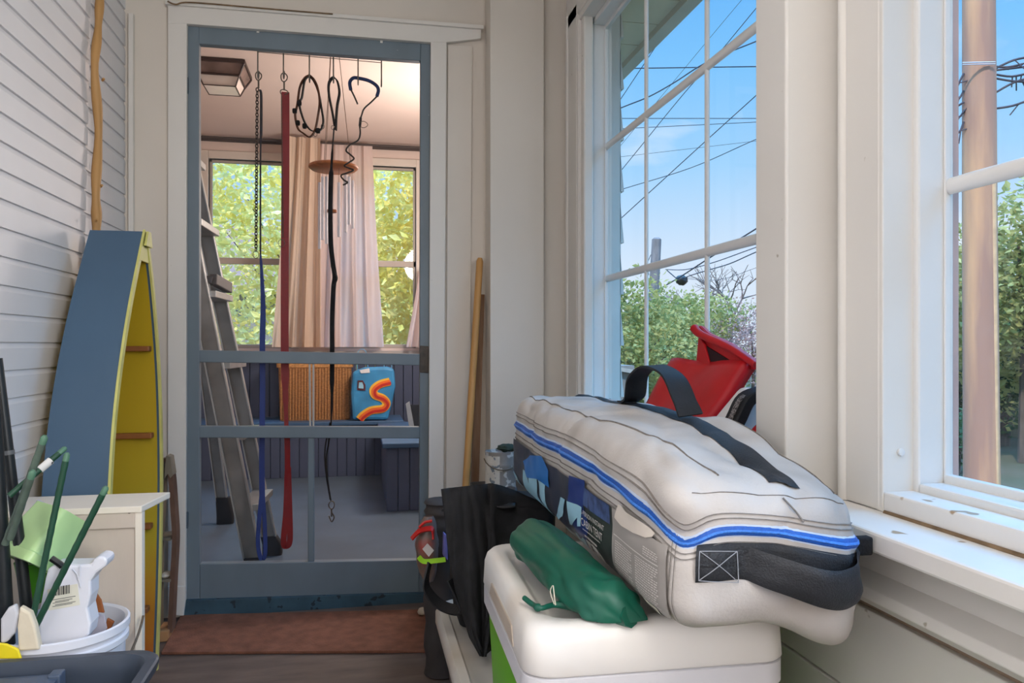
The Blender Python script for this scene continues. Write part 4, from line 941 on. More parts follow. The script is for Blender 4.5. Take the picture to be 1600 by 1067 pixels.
# ------------------------------------------------------------------ tent bag
BW, BL, BH, RB = .26, .99, .218, .042
BX0, BY0 = .503, .868
def bagmap(x, y, z, e=0.0):
    hx_, hz_ = BW / 2, BH / 2; zc = z - hz_
    q = Vector((max(-hx_ + RB, min(hx_ - RB, x)), max(RB, min(BL - RB, y)), max(-hz_ + RB, min(hz_ - RB, zc))))
    nv = Vector((x, y, zc)) - q
    nv = nv.normalized() if nv.length > 1e-7 else Vector((0, 0, 1))
    p = q + nv * (RB + e)
    t = p.y / BL; zf = (p.z + hz_) / BH; xf = p.x / hx_
    # pillow
    b = sin(pi * max(0, min(1, t)))
    p.x += .010 * xf * (1 - (2 * zf - 1) ** 2) * (.4 + .6 * b)
    p.z += (.012 * b * (1 - xf * xf)) * (1 if zf > .5 else 0) * (2 * zf - 1)
    p.y -= .014 * sm(1 - t * 5) * (1 - xf * xf) * (1 - (2 * zf - 1) ** 2)
    # near end slopes down on top, bottom right corner sags
    near = sm(1 - t / .34)
    p.z -= .036 * near * sm((zf - .3) / .7) * (1 + .25 * xf)
    p.z -= .042 * sm(1 - t / .3) * sm((xf + .1) / 1.0) * (1 - zf)
    # bump on the near left top, dent below it at the zipper
    dd = (t - .13) ** 2 / .006 + (xf + .75) ** 2 / .12
    p.z += .020 * math.exp(-dd) * sm((zf - .55) / .4)
    dd2 = (t - .03) ** 2 / .004 + (xf + 1) ** 2 / .10 + (zf - .66) ** 2 / .02
    p += Vector((.012, .012, -.010)) * math.exp(-dd2)
    # wrinkles
    w = p.copy()
    n1 = noise.noise(Vector((w.x * 9, w.y * 5, w.z * 9))); n2 = noise.noise(Vector((w.x * 26 + 5, w.y * 13, w.z * 26))); 
    n3 = 1 - abs(noise.noise(Vector((w.x * 14 - 3, w.y * 9 + 2, w.z * 12))))
    amp = (.5 if (zf < .62 and xf < -.8) else 1) * (.25 + .75 * sm(zf * 5))
    cr3 = max(0, 1 - 7 * abs(noise.noise(Vector((w.x * 7 + w.y * 3 + 9, w.y * 4.5 - w.x * 2, w.z * 7 + 4)))))
    p += nv * (n1 * .010 + n2 * .0026 - (n3 - .75) * .008 - cr3 * .0045) * amp
    return Vector((BX0 + p.x + .0 * t, BY0 + p.y, .594 + .012 * t + hz_ + p.z))
bag = thing('tent_bag', 'long dirty grey canvas tent bag with blue zipper lying on the cooler', 'bag', (BX0, BY0 + BL / 2, .585))
canv = M('grey_canvas', (190, 184, 178), .75, .12, 6, bump=.2, bscale=260, detail=7, spots=(6, (138, 128, 118), .5), sw=.3)
def surf(x0, x1, nx, y0, y1, ny, z0, z1, nz_):
    """one face of the box grid; exactly one of nx, ny, nz_ is 0"""
    mb = MB()
    def g(uu, vv):
        if nx == 0: return bagmap(x0, y0 + (y1 - y0) * uu, z0 + (z1 - z0) * vv)
        if ny == 0: return bagmap(x0 + (x1 - x0) * uu, y0, z0 + (z1 - z0) * vv)
        return bagmap(x0 + (x1 - x0) * uu, y0 + (y1 - y0) * vv, z0)
    k = [q for q in (nx, ny, nz_) if q]
    return mb.grid(g, k[0], k[1])
hx_ = BW / 2; body = MB()
for m in (surf(-hx_, 0, 0, 0, BL, 90, 0, BH, 28), surf(hx_, 0, 0, 0, BL, 90, 0, BH, 28), surf(-hx_, hx_, 30, 0, 0, 0, 0, BH, 28), surf(-hx_, hx_, 30, BL, 0, 0, 0, BH, 28), surf(-hx_, hx_, 30, 0, BL, 90, 0, 0, 0), surf(-hx_, hx_, 30, 0, BL, 90, BH, 0, 0)):
    body.add(m.v, m.f)
bo = obj('bag_body', body, canv, bag)
bm = bmesh.new(); bm.from_mesh(bo.data); bmesh.ops.remove_doubles(bm, verts=bm.verts[:], dist=.0004); bmesh.ops.recalc_face_normals(bm, faces=bm.faces[:]); bm.to_mesh(bo.data); bm.free(); bo.data.shade_smooth()
# perimeter coordinate: s < BL runs along the left side from far to near, then across the near end
def ring_pt(s, z, e, side=0):
    if s <= BL: return bagmap(-hx_, BL - s, z, e)
    return bagmap(-hx_ + min(s - BL, BW), 0, z, e) if s - BL <= BW else bagmap(hx_, s - BL - BW, z, e)
def stripe(name, zf, s0, s1, w, e, mat, n=110, parent=None, th=None):
    def g(uu, vv):
        s = s0 + (s1 - s0) * uu; k = vv - .5
        return ring_pt(s, zf(s) + w * k, e if .01 < vv < .99 else e - .0025)
    return obj(name, MB().grid(g, n, 4), mat, parent or bag, smooth=70)
zipb = M('zipper_blue', (30, 84, 168), .45, .12, 200, bump=.4, bscale=500)
zz = lambda s: .150 + .006 * math.exp(-((s - BL * .55) / .2) ** 2) - .022 * math.exp(-((s - BL - .004) / .04) ** 2) - .010 * sm((s - BL) / BW)
stripe('zipper', zz, .02, BL + BW + .01, .017, .0035, zipb, 140)
stripe('zipper_tape', zz, .02, BL + BW + .01, .026, .0018, M('zipper_tape', (176, 190, 212), .7, .06, 60), 140)
def teeth(s): return zz(s)
stripe('zipper_teeth', teeth, .02, BL + BW + .01, .006, .0052, M('zipper_teeth', (66, 128, 214), .35, .2, 300, bump=.6, bscale=700), 140)
seam = M('stitch_dark', (122, 116, 110), .8, .2, 200)
for k, dz in enumerate((.022, .030, -.020, -.030)):
    stripe('stitching', lambda s, dz=dz: zz(s) + dz, .01, BL + BW, .0011, .0022, seam, 130)
def topline(name, pts, w, e, mat, n=60, sag=None):
    pts = spline([Vector((a, b, 0)) for a, b in pts], 8)
    def g(uu, vv):
        k = uu * (len(pts) - 1); i = min(int(k), len(pts) - 2); c = pts[i].lerp(pts[i + 1], k - i); d = (pts[i + 1] - pts[i]).normalized()
        q = c + Vector((-d.y, d.x, 0)) * w * (vv - .5); return bagmap(q.x, q.y, BH, e if .01 < vv < .99 else e - .003)
    return obj(name, MB().grid(g, n, 4), mat, bag, smooth=70)
topline('seam', [(-.096, .97), (-.098, .7), (-.096, .4), (-.085, .2), (-.06, .03)], .002, .002, seam)
topline('seam', [(.112, .97), (.112, .5), (.112, .03)], .002, .002, seam)
stripe('end_seam', lambda s: BH - .006 + .0 * s, BL + .02, BL + BW - .01, .0018, .0016, seam, 40)
# top strap with carry loop
sx = .040
topline('strap', [(sx - .004, .96), (sx, .75), (sx, .5), (sx - .002, .3), (sx - .006, .14), (sx - .012, .022)], .044, .0042, black_web, 90)
yl0, yl1 = .62, .345
a, b = bagmap(sx, yl0, BH, .006), bagmap(sx, yl1, BH, .006)
pth = spline([a + Vector((0, .02, 0)), a + Vector((0, -.02, .012)), a.lerp(b, .18) + Vector((-.004, 0, .054)), a.lerp(b, .48) + Vector((-.008, 0, .078)), a.lerp(b, .83) + Vector((-.008, 0, .066)), b + Vector((-.004, .004, .026)), b + Vector((0, -.012, .002))], 8)
obj('carry_handle', MB().ribbon(pth, [(1, 0, .25 * sin(i * .12))for i in range(len(pth))], .046, .004), M('handle_web', (26, 28, 32), .7, .2, 200, bump=.2, bscale=420), bag, smooth=40)
# end handle across the near end
def endstrap(x0, x1, zf, w, ef, mat, name, n=50):
    def g(uu, vv):
        x = x0 + (x1 - x0) * uu; k = vv - .5; e = ef(uu)
        p = bagmap(x, 0, zf(uu) + w * k, (.004 if .01 < vv < .99 else .001) ); return p + Vector((0, -e, -.2 * e))
    return obj(name, MB().grid(g, n, 6), mat, bag, smooth=70)
ez = lambda uu: .094 - .016 * sin(pi * min(1, max(0, (uu - .25) / .7))) + .010 * uu
es = endstrap(-.104, hx_ + .0, ez, .052, lambda uu: .030 * sin(pi * max(0, (uu - .28) / .66)) ** .8 if .28 < uu < .94 else 0, M('end_webbing', (34, 36, 40), .5, .2, 300, bump=.35, bscale=420), 'end_handle')
endstrap(-.104, hx_ - .01, lambda uu: .104 - .002 * uu, .044, lambda uu: 0, black_web, 'end_handle_backing')
thr = M('stitch_grey', (150, 152, 156), .7, .1, 40)
def endline(pts, name='cross_stitch'):
    obj(name, MB().tube([bagmap(x, 0, z, .0052) for x, z in pts], .0006, 4), thr, bag)
def seg(a, b, n=8): return [(a[0] + (b[0] - a[0]) * i / n, a[1] + (b[1] - a[1]) * i / n) for i in range(n + 1)]
q0, q1, q2, q3 = (-.100, .072), (-.052, .068), (-.052, .112), (-.100, .116)
for a, b in ((q0, q2), (q1, q3), (q0, q1), (q1, q2), (q2, q3), (q3, q0)): endline(seg(a, b))
# velcro tab on the right
tb = bagmap(hx_, .012, .128, 0); obj('side_tab', MB().box(tb.x - .006, tb.x + .024, tb.y - .002, tb.y + .012, tb.z - .012, tb.z + .012), M('velcro', (20, 20, 22), .95, .3, 200, bump=.6, bscale=300), bag, bevel=.003)
obj('loose_thread', MB().tube(spline([bagmap(.012, .0, .205, .003), bagmap(.02, 0, .19, .005), bagmap(.026, 0, .182, .003), bagmap(.03, 0, .17, .004)], 5), .0012, 5), seam, bag)

# print on the left side
XS = BX0 - hx_ - .006
def side_uv(px, py):
    p = P(px, py, X=XS); y = p.y - BY0; z = p.z - .594 - .012 * y / BL
    return y, z
def patch(polys, e, mat, name, cuts=3, uv=True):
    mb = MB()
    for poly in polys:
        pts = [side_uv(*q) if uv else q for q in poly]
        bm = bmesh.new(); f = bm.faces.new([bm.verts.new((a, b, 0)) for a, b in pts])
        bmesh.ops.triangulate(bm, faces=[f])
        for _ in range(cuts):
            long = [ed for ed in bm.edges if ed.calc_length() > .012]
            if long: bmesh.ops.subdivide_edges(bm, edges=long, cuts=1); bmesh.ops.triangulate(bm, faces=bm.faces[:])
        bm.verts.index_update(); mb.add([bagmap(-hx_, v.co.x, v.co.y, e + .0042) for v in bm.verts], [tuple(v.index for v in f.verts) for f in bm.faces]); bm.free()
    return obj(name, mb, mat, bag, smooth=80)
def sidegrid(name, y0, y1, z0, z1, e, mat, ny=40, nz_=16):
    return obj(name, MB().grid(lambda a, b: bagmap(-hx_, y0 + (y1 - y0) * a, z0 + (z1 - z0) * b, e), ny, nz_), mat, bag, smooth=80)
navy = M('print_navy', (52, 58, 74), .35, .3, 9, c2=(84, 84, 84), f2=.56)
pan_top = .118; pan_bot = -.0 + .012
sidegrid('photo_print', .965, .372, pan_bot, pan_top, .0050, navy)
sidegrid('text_panel', .372, .205, pan_bot, pan_top, .0052, M('print_charcoal', (50, 58, 56), .4, .08, 8), 20)
sidegrid('info_panel', .205, .022, pan_bot, pan_top, .0051, M('print_grey', (156, 150, 144), .6, .05, 8), 20)
sidegrid('photo_strip', .372, .215, .088, pan_top, .0060, M('print_forest', (74, 96, 142), .4, .4, 60, c2=(50, 62, 96), f2=.5), 20, 6)
roof = M('tent_blue', (46, 116, 190), .35, .12, 12); pale = M('tent_pale_blue', (158, 204, 224), .35, .06, 10); deep = M('print_deep_blue', (36, 58, 120), .35, .1, 10)
patch([[(822, 720), (836, 711), (856, 712), (866, 735), (864, 762), (846, 748), (829, 746)]], .0026, roof, 'tent_print')
for pl_ in ([[(821, 733), (829, 737), (824, 775), (834, 800), (826, 790), (820, 765)], [(832, 742), (846, 748), (842, 775), (847, 808), (836, 796), (829, 770)], [(848, 749), (858, 757), (857, 790), (862, 818), (850, 810), (846, 780)], [(803, 732), (809, 742), (812, 765), (806, 755)]]): patch([pl_], .0024, pale, 'tent_print')
patch([[(898, 742), (920, 750), (918, 790), (926, 820), (918, 850), (905, 838), (896, 800)], ], .0022, deep, 'lettering_block')
patch([[(884, 776), (893, 780), (884, 806), (878, 808), (873, 811), (873, 804), (877, 800)], [(896, 782), (901, 784), (901, 796), (911, 800), (911, 788), (917, 792), (914, 822), (909, 822), (910, 808), (900, 806), (900, 820), (896, 818)], [(880, 822), (886, 826), (894, 850), (902, 866), (896, 862), (889, 852)], [(900, 830), (904, 832), (906, 842), (914, 838), (917, 842), (908, 850), (917, 862), (914, 864), (904, 854), (906, 866), (902, 866)]], .0032, pale, 'lettering')
patch([[(918, 842), (926, 846), (927, 872), (920, 862)], [(929, 848), (937, 856), (940, 880), (931, 874)], [(938, 858), (944, 868), (949, 888), (942, 882)]], .003, M('print_white', (214, 208, 202), .5, .04, 9), 'tent_window')
pw = M('print_white', (214, 208, 202))
def bag_text(s, size, y, z, e, maxlen, name='lettering'):
    mb = text_mb(s, size); wmax = max(v.x for v in mb.v); k = maxlen / wmax
    mb.xf(lambda v: bagmap(-hx_, y - v.x * k, z + v.y * .9, e + .0038)); return obj(name, mb, pw, bag)
bag_text('6-PERSON INSTANT', .0125, .355, .0725, .0034, .118)
bag_text('CABIN TENT', .020, .357, .054, .0034, .112)
def lines(y0, y1, z0, z1, n, e, name, seed, mat=pw, hgt=.45):
    r = random.Random(seed); mb = MB(); dz = (z1 - z0) / n
    for i in range(n):
        z = z1 - dz * (i + 1); y = y0
        end = y1 + (y0 - y1) * (r.uniform(0, .5) if i % 5 == 4 else r.uniform(0, .07))
        while y > end:
            w = min(r.uniform(.0025, .008), y - end + .0005); b_ = 3
            q = [bagmap(-hx_, y - w * k / b_, z + dz * hgt * s, e + .0034) for s in (0, 1) for k in range(b_ + 1)]
            mb.add(q, [(k, k + 1, b_ + 2 + k, b_ + 1 + k) for k in range(b_)]); y -= w + .0016
    return obj(name, mb, mat, bag)
lines(.352, .262, .047, .0505, 1, .003, 'small_print', 1)
lines(.345, .275, .024, .044, 3, .003, 'small_print', 2)
patch([[(971, 782), (977, 785), (976, 792), (984, 793), (1018, 808), (1024, 815), (1022, 826), (1014, 832), (996, 828), (978, 818), (968, 806)], ], .003, M('print_pale', (206, 196, 184), .6, .05, 8), 'pack_picture')
lines(.188, .118, .020, .074, 16, .003, 'small_print', 3)
lines(.106, .036, .024, .076, 16, .003, 'small_print', 4)
lines(.078, .036, .084, .098, 4, .003, 'small_print', 6)
sidegrid('rule_line', .196, .036,   .0785, .080, .0064, pw, 16, 1)
sidegrid('barcode_label', .098, .052, -.0 +   .006, .021, .0066, M('sticker_cream', (226, 222, 204)), 8, 5)
mb = MB(); r_ = random.Random(4); y = .094
while y > .058:
    w = r_.choice((.0008, .0014, .002)); q = [bagmap(-hx_, yy, zz2, .0076) for yy in (y, y - w) for zz2 in (.007, .012, .017)]
    mb.add(q, [(0, 1, 4, 3), (1, 2, 5, 4)]); y -= w + r_.choice((.0009, .0013))
obj('barcode', mb, ink, bag)
for yy in (.020, .012):
    obj('side_seam', MB().grid(lambda a, b, yy=yy: bagmap(-hx_, yy + .003 * sin(a * 7) + .0014 * b, .002 + .14 * a, .0018), 24, 1), seam, bag)

# ------------------------------------------------------------------ red pack on the sill of the far window
rp_ = thing('folded_seat', 'red folding padded seat with white side leaning on the window sill', 'seat', (.74, 1.6, .706))
rm = M('red_nylon', (186, 16, 26), .5, .12, 10, bump=.15, bscale=30); wm2 = M('white_fabric', (218, 210, 204), .7, .05, 10); bkm = M('black_mesh', (24, 24, 26), .7, .3, 300)
def slabpx(front, dvec, mat, name, bevel=.008): return obj(name, MB().prism(front, dvec), mat, rp_, bevel=bevel)
A_ = Vector((.80, 1.86, .905)); B_ = Vector((.805, 1.475, .905)); C_ = Vector((.69, 1.52, .735)); D_ = Vector((.69, 1.84, .735))
def slope_f(uu, vv):
    p = A_.lerp(B_, uu).lerp(D_.lerp(C_, uu), vv); nn = (B_ - A_).cross(D_ - A_).normalized()
    return p + nn * (-.006 * sin(uu * 9 + vv * 2) * (1 - vv) + .004 * noise.noise(p * 14))
g1 = MB().grid(slope_f, 24, 14)
obj('padded_panel', g1, rm, rp_, smooth=70, solid=.03)
obj('panel_core', MB().prism([A_ + Vector((.012, -.01, -.02)), D_ + Vector((.015, -.01, -.0)), Vector((.70, 1.83, .712)), Vector((.815, 1.83, .712))], (0, -.30, 0)), M('dark_red_nylon', (120, 14, 20), .6, .1, 10), rp_)
E0 = B_ + Vector((-.012, -.004, -.03)); 
obj('white_side', MB().prism([Vector((.770, 1.47, .862)), Vector((.80, 1.475, .86)), Vector((.80, 1.47, .712)), Vector((.665, 1.47, .715)), Vector((.672, 1.49, .74))], (0, -.045, 0)), wm2, rp_, bevel=.01)
pts = spline([Vector((.79, 1.405, .855)), Vector((.755, 1.41, .84)), Vector((.735, 1.415, .80)), Vector((.71, 1.41, .765)), Vector((.69, 1.41, .735)), Vector((.68, 1.41, .71))], 5)
obj('mesh_strap', MB().ribbon(pts, (0, 1, 0), .05, .022), bkm, rp_, smooth=60, bevel=.004)
obj('mesh_insert', MB().ribbon([p + Vector((-.0125, -.004, .004)) for p in pts[4:17]], (0, 1, 0), .016, .002), M('grey_mesh', (150, 140, 136), .8, .5, 260, c2=(40, 38, 38), f2=.5), rp_)
obj('red_trim', MB().tube(spline([Vector((.80, 1.37, .80)), Vector((.76, 1.365, .77)), Vector((.735, 1.36, .73)), Vector((.725, 1.36, .712))], 5), .022, 10), rm, rp_, smooth=60)
obj('black_edge', MB().tube(spline([Vector((.82, 1.345, .79)), Vector((.785, 1.335, .765)), Vector((.765, 1.33, .722))], 5), .016, 8), bkm, rp_, smooth=60)
# standing flap
def px3(px, py, x): return P(px, py, X=x)
fl = [px3(1083, 516, .80), px3(1091, 508, .80), px3(1104, 520, .80), px3(1140, 537, .80), px3(1176, 563, .80), px3(1182, 578, .80), px3(1146, 577, .80), px3(1108, 571, .80), px3(1087, 571, .80), px3(1091, 530, .80)]
obj('flap', MB().prism(fl, (.018, .004, 0)), rm, rp_, bevel=.006)
obj('flap_pocket', MB().prism([px3(a, b, .797) for a, b in ((1099, 538), (1152, 571), (1151, 575), (1110, 571), (1102, 555))], (.004, 0, 0)), M('pocket_dark', (44, 18, 22), .9, .1, 10), rp_)
obj('flap_roll', MB().tube(spline([px3(1085, 513, .79), px3(1096, 523, .79), px3(1140, 543, .79), px3(1182, 571, .79)], 6), [.011 - .0002 * i for i in range(19)], 10), rm, rp_, smooth=60)
obj('flap_stay', MB().prism([px3(a, b, .792) for a, b in ((1091, 524), (1100, 538), (1109, 572), (1087, 572))], (.006, 0, 0)), rm, rp_, bevel=.002)

# ================================================================== OUTSIDE
GZ = -.9
struct('ground', MB().box(-60, 80, -40, 120, GZ - .3, GZ), M('yard_ground', (88, 82, 64), .95, .25, .8, c2=(100, 86, 70), f2=.5, bump=.2, bscale=4, spec=0))
# house corner seen through the far window: stepped siding on the end of the back room
pr = siding_profile(1.0, 0, 0, 1, 1, 0)
mb = MB(); zs = GZ; st_h = .205
pts = []
while zs < 2.2:
    pts += [(1.035, zs), (1.015, zs + st_h)]; zs += st_h
poly = [(FX1 + .021, GZ)] + pts + [(FX1 + .021, pts[-1][1])]
mb.prism([(x, 2.92, z) for x, z in poly], (0, 3.4, 0))
house_end = M('house_siding', (214, 204, 194), .7, .05, 6)
struct('wall_exterior', mb, house_end)
struct('wall_exterior', MB().box(.875, FX1 - .002, YD + .01, 2.92, GZ, 2.45), house_end)
# soffit and gutter edge
EX = 1.30
sf = MB()
for k in range(24): sf.box(.88, EX, -1.6 + k * .24, -1.6 + k * .24 + .234, 2.36, 2.38)
struct('trim_28', sf, M('soffit_cream', (226, 206, 174), .7, .05, 5))
struct('trim_29', MB().box(EX - .01, EX + .05, -1.6, 4.16, 2.33, 2.50), M('fascia_cream', (206, 192, 172), .6, .06, 5))
struct('roof', MB().prism([(-3.2, -1.8, 3.9), (1.36, -1.8, 2.50), (1.36, -1.8, 2.54), (-3.2, -1.8, 3.95)], (0, 8.1, 0)).box(-1.9, -.9, -1.8, 6.3, 2.62, 3.3), M('shingle_grey', (90, 88, 88), .9, .2, 20))
struct('wall_exterior', MB().box(-1.1, -.96, -1.75, 2.9, GZ, 2.6), house_end)
struct('foundation', MB().box(-1.05, .90, -1.65, 6.2, GZ, -.052), M('foundation_grey', (120, 116, 110), .9, .1, 6))

def leafy(mb, c, rad, n, size, r, shell=.35, flat=1.0):
    for _ in range(n):
        d = Vector((r.gauss(0, 1), r.gauss(0, 1), r.gauss(0, 1))).normalized(); k = (shell + (1 - shell) * r.random()) ** .6
        k *= .75 + .5 * noise.noise(d * 2.3 + Vector(c) * .7) + .12
        p = Vector(c) + Vector((d.x * rad[0], d.y * rad[1], d.z * rad[2])) * k
        a = Vector((r.gauss(0, 1), r.gauss(0, 1), r.gauss(0, .7))).normalized(); b = a.orthogonal().normalized()
        b = (Matrix.Rotation(r.uniform(0, 6.28), 3, a) @ b); s = size * r.uniform(.6, 1.3); cN = a.cross(b)
        mb.add([p - a * s, p + b * s * .5 + cN * s * .12, p + a * s, p - b * s * .5 + cN * s * .12], [(0, 1, 2, 3)])
bark = M('bark', (92, 76, 64), .9, .3, 12, bump=.4, bscale=30, stretch=(1, 1, .3))
def tree(base, h, rad, label, mat, n, size, seed, trunk=.09, blobs=7, group=None, kind='tree'):
    r = random.Random(seed); base = Vector(base)
    t = thing(kind, label, 'tree' if kind != 'shrub' else 'shrub', base, group)
    top = base + Vector((0, 0, h))
    mb = MB().tube([base, base + Vector((.05, .02, h * .35)), base + Vector((-.05, .05, h * .7))], [trunk, trunk * .8, trunk * .25], 8)
    for k in range(5):
        a = r.uniform(0, 6.28); s = base + Vector((0, 0, h * r.uniform(.25, .55))); mb.tube([s, s + Vector((cos(a) * rad * .5, sin(a) * rad * .5, h * .25))], [trunk * .3, trunk * .08], 6)
    obj('trunk', mb, bark, t)
    cr = MB()
    for k in range(blobs):
        a = 6.28 * k / blobs + r.uniform(-.5, .5); q = r.uniform(.25, .6) * rad
        c = base + Vector((cos(a) * q, sin(a) * q, h * (.26 + .5 * (k + .5) / blobs))); leafy(cr, c, (rad * .7, rad * .7, h * .26), n // blobs, size, r)
    obj('crown', cr, mat, t)
    return t
lf_y = M('leaf_yellow_green', (240, 214, 104), .6, .25, 1.2, trans=.35, c2=(252, 236, 170), f2=.5)
lf_g = M('leaf_green', (150, 144, 78), .6, .3, .5, trans=.4, c2=(196, 182, 112), f2=.5)
lf_d = M('leaf_dark', (72, 96, 52), .6, .3, .6, trans=.3, c2=(112, 128, 80), f2=.5)
lf_p = M('leaf_pink_buds', (184, 146, 136), .7, .2, 1, trans=.3)
# beyond the back windows
for i, (x, y, h, rd, lab) in enumerate([(-3.0, 10.6, 5.4, 1.8, 'sunny yellow green tree filling the left far window'), (-.9, 13.0, 6.4, 2.4, 'taller yellow green tree behind the two far windows'), (1.1, 10.2, 5.2, 1.6, 'sunny yellow green tree filling the right far window'), (-5.0, 15.5, 7, 2.8, 'yellow green tree furthest back behind the left far window')]):
    tree((x, y, GZ), h, rd, lab, lf_y, 10000, .07, 20 + i, group=None)
# neighbour's house wall far behind these trees
nh = thing('house', 'beige neighbour house with a brown roof beyond the far window trees', 'house', (-2, 24, GZ))
obj('wall', MB().box(-9, 5, 23, 28, GZ, 2.4), M('neighbour_beige', (158, 140, 126), .8, .06, 3), nh)
obj('roof', MB().prism([(-9.5, 22.5, 2.4), (5.5, 22.5, 2.4), (5.5, 25.5, 4.6), (-9.5, 25.5, 4.6)], (0, .1, .12)), M('neighbour_roof', (150, 112, 100), .9, .15, 4), nh)
# shrubbery beyond window 1
def at(px, py, D): return P(px, py, D=D)
specs = [(968, 430, 17, 1.5, 'slim green tree nearest the house corner, past the gridded window', lf_g, 5000, .075, 31),
         (1022, 462, 22, 2.3, 'broad green tree behind the leaning utility pole', lf_g, 8000, .08, 32),
         (1065, 452, 25, 2.1, 'green tree between the leaning pole and the red pack', lf_g, 7000, .08, 33),
         (990, 500, 16, 1.3, 'low green bush in front of the leaning utility pole', lf_g, 4000, .065, 34)]
for px, py, D, rd, lab, m_, n_, sz, sd_ in specs:
    q = at(px, py, D); tree((q.x, q.y, GZ), q.z - GZ + .2, rd, lab, m_, n_, sz, sd_)
def bare(base, h, label, seed, rad, mat=bark, buds=None):
    r = random.Random(seed); base = Vector(base); t = thing('bare_tree', label, 'tree', base); mb = MB(); tips = []
    def grow(p, d, l, rd, k):
        q = p + d * l; mb.tube([p, p.lerp(q, .5) + Vector((r.gauss(0, .03), r.gauss(0, .03), 0)) * l, q], [rd, rd * .85, rd * .65], 5 if k > 2 else 7, caps=False)
        tips.append(q)
        if k == 0: return
        for _ in range(3 if k > 1 else 2):
            nd = (d + Vector((r.gauss(0, .55), r.gauss(0, .55), r.gauss(.06, .35)))).normalized(); grow(q, nd, l * r.uniform(.62, .82), rd * .6, k - 1)
    grow(base, Vector((0, 0, 1)), h * .33, rad, 5); obj('branches', mb, mat, t)
    if buds:
        b = MB()
        for p in tips[-260:]: leafy(b, p, (.3, .3, .3), 5, .06, r)
        obj('buds', b, buds, t)
    return t
q = at(1085, 470, 34); bare((q.x, q.y, GZ), q.z - GZ + 1.0, 'bare leafless tree just past the green shrubs', 41, .11)
q = at(1140, 440, 30); bare((q.x, q.y, GZ), q.z - GZ + .6, 'bare spreading tree above the red pack', 42, .14, M('bark_grey', (120, 104, 98), .9, .2, 10))
for i, (px, py, D, lab) in enumerate([(1130, 452, 26, 'rosy budding bush behind the red pack flap'), (1176, 458, 24, 'rosy budding bush next to the white window post'), (1100, 462, 31, 'dull pink bush under the bare trees')]):
    q = at(px, py, D); tree((q.x, q.y, GZ), q.z - GZ, 1.7, lab, lf_p, 2600, .05, 51 + i, trunk=.06)
# shed by the house corner
q0, q1 = at(972, 560, 13), at(988, 560, 13)
sh = thing('shed', 'grey wooden shed standing beyond the house corner', 'shed', (q0.x, q0.y, GZ))
obj('wall', MB().box(q0.x - .5, q1.x + .05, q0.y, q0.y + 1.6, GZ, q0.z - .12), M('shed_grey', (120, 112, 106), .9, .15, 8), sh)
obj('roof', MB().prism([(q0.x - .6, q0.y - .1, q0.z - .12), (q1.x + .15, q0.y - .1, q0.z - .28), (q1.x + .15, q0.y - .1, q0.z - .22), (q0.x - .6, q0.y - .1, q0.z - .04)], (0, 1.9, 0)), M('shed_roof', (160, 150, 140), .9, .1, 8), sh)
# leaning utility pole with splice
q = at(1026, 374, 27); b_ = at(1012, 640, 27)
up = thing('utility_pole', 'short leaning grey utility pole behind the green trees', 'pole', (b_.x, b_.y, GZ))
ug = M('old_pole_grey', (124, 114, 112), .9, .25, 8, bump=.3, stretch=(1, 1, .3))
obj('shaft', MB().tube([Vector((b_.x - .05, b_.y, GZ)), q.lerp(b_, .5), q], [.2, .19, .165], 12), ug, up, smooth=50)
obj('cap', MB().tube([q, q + Vector((.0, 0, .06))], [.165, .1], 12), ug, up)
c0 = at(1017, 398, 26.8); obj('bracket_wire', MB().tube(spline([c0, at(1012, 412, 26.8), at(1014, 430, 26.8)], 5), .012, 5), blackp, up)
# near pole, window 2
D2 = 7.4
a, b = at(1528, -80, D2), at(1533, 760, D2); 
np_ = thing('utility_pole', 'thick weathered brown utility pole close outside the right hand window', 'pole', (b.x, b.y, GZ))
pm = M('pole_brown', (166, 118, 96), .9, .3, 5, c2=(208, 150, 108), f2=.54, bump=.5, bscale=40, stretch=(1, 1, .12))
b2_ = b + (b - a) * .3; b2_.z = GZ
obj('shaft', MB().tube([b2_, a.lerp(b, .5), a + Vector((0, 0, 2))], [.158, .148, .132], 20), pm, np_, smooth=50)
cv = MB().tube([at(1551, 272, D2 - .12), at(1556, 765, D2 - .12)], .03, 8); obj('orange_edge', cv, M('edge_tan', (206, 160, 118), .7, .12, 10), np_, smooth=50)  # tan strip down the right edge of the pole
obj('wire_wrap', MB().tube([at(1504, 98, D2 - .17), at(1555, 97, D2 - .17)], .006, 5).tube([at(1504, 101, D2 - .17), at(1555, 100, D2 - .17)], .005, 5), M('pale_wire', (190, 184, 190), .5, .1, 20), np_)
r = random.Random(9); tw = MB()
for (px, py, dx, dy) in [(1506, 115, -10, 20), (1506, 142, -9, 14), (1506, 160, -10, 6), (1507, 172, -10, 12), (1506, 190, -9, 18), (1553, 108, 60, -20), (1553, 110, 70, -8), (1553, 116, 55, -2), (1553, 122, 60, 6), (1553, 146, 62, -26), (1553, 170, 60, -16), (1553, 104, 45, -4)]:
    p0 = at(px, py, D2); p1 = at(px + dx * .5, py + dy * .5 + r.uniform(-5, 5), D2); p2 = at(px + dx, py + dy, D2)
    tw.tube(spline([p0, p1, p2], 4), .011, 5)
    for k in range(2):
        s = p1.lerp(p2, r.random()); tw.tube([s, s + Vector((r.uniform(-.1, .1), r.uniform(-.1, .1), r.uniform(-.14, .14)))], .006, 4)
obj('hardware', tw, M('twig_dark', (70, 58, 62), .8, .2, 20), np_)
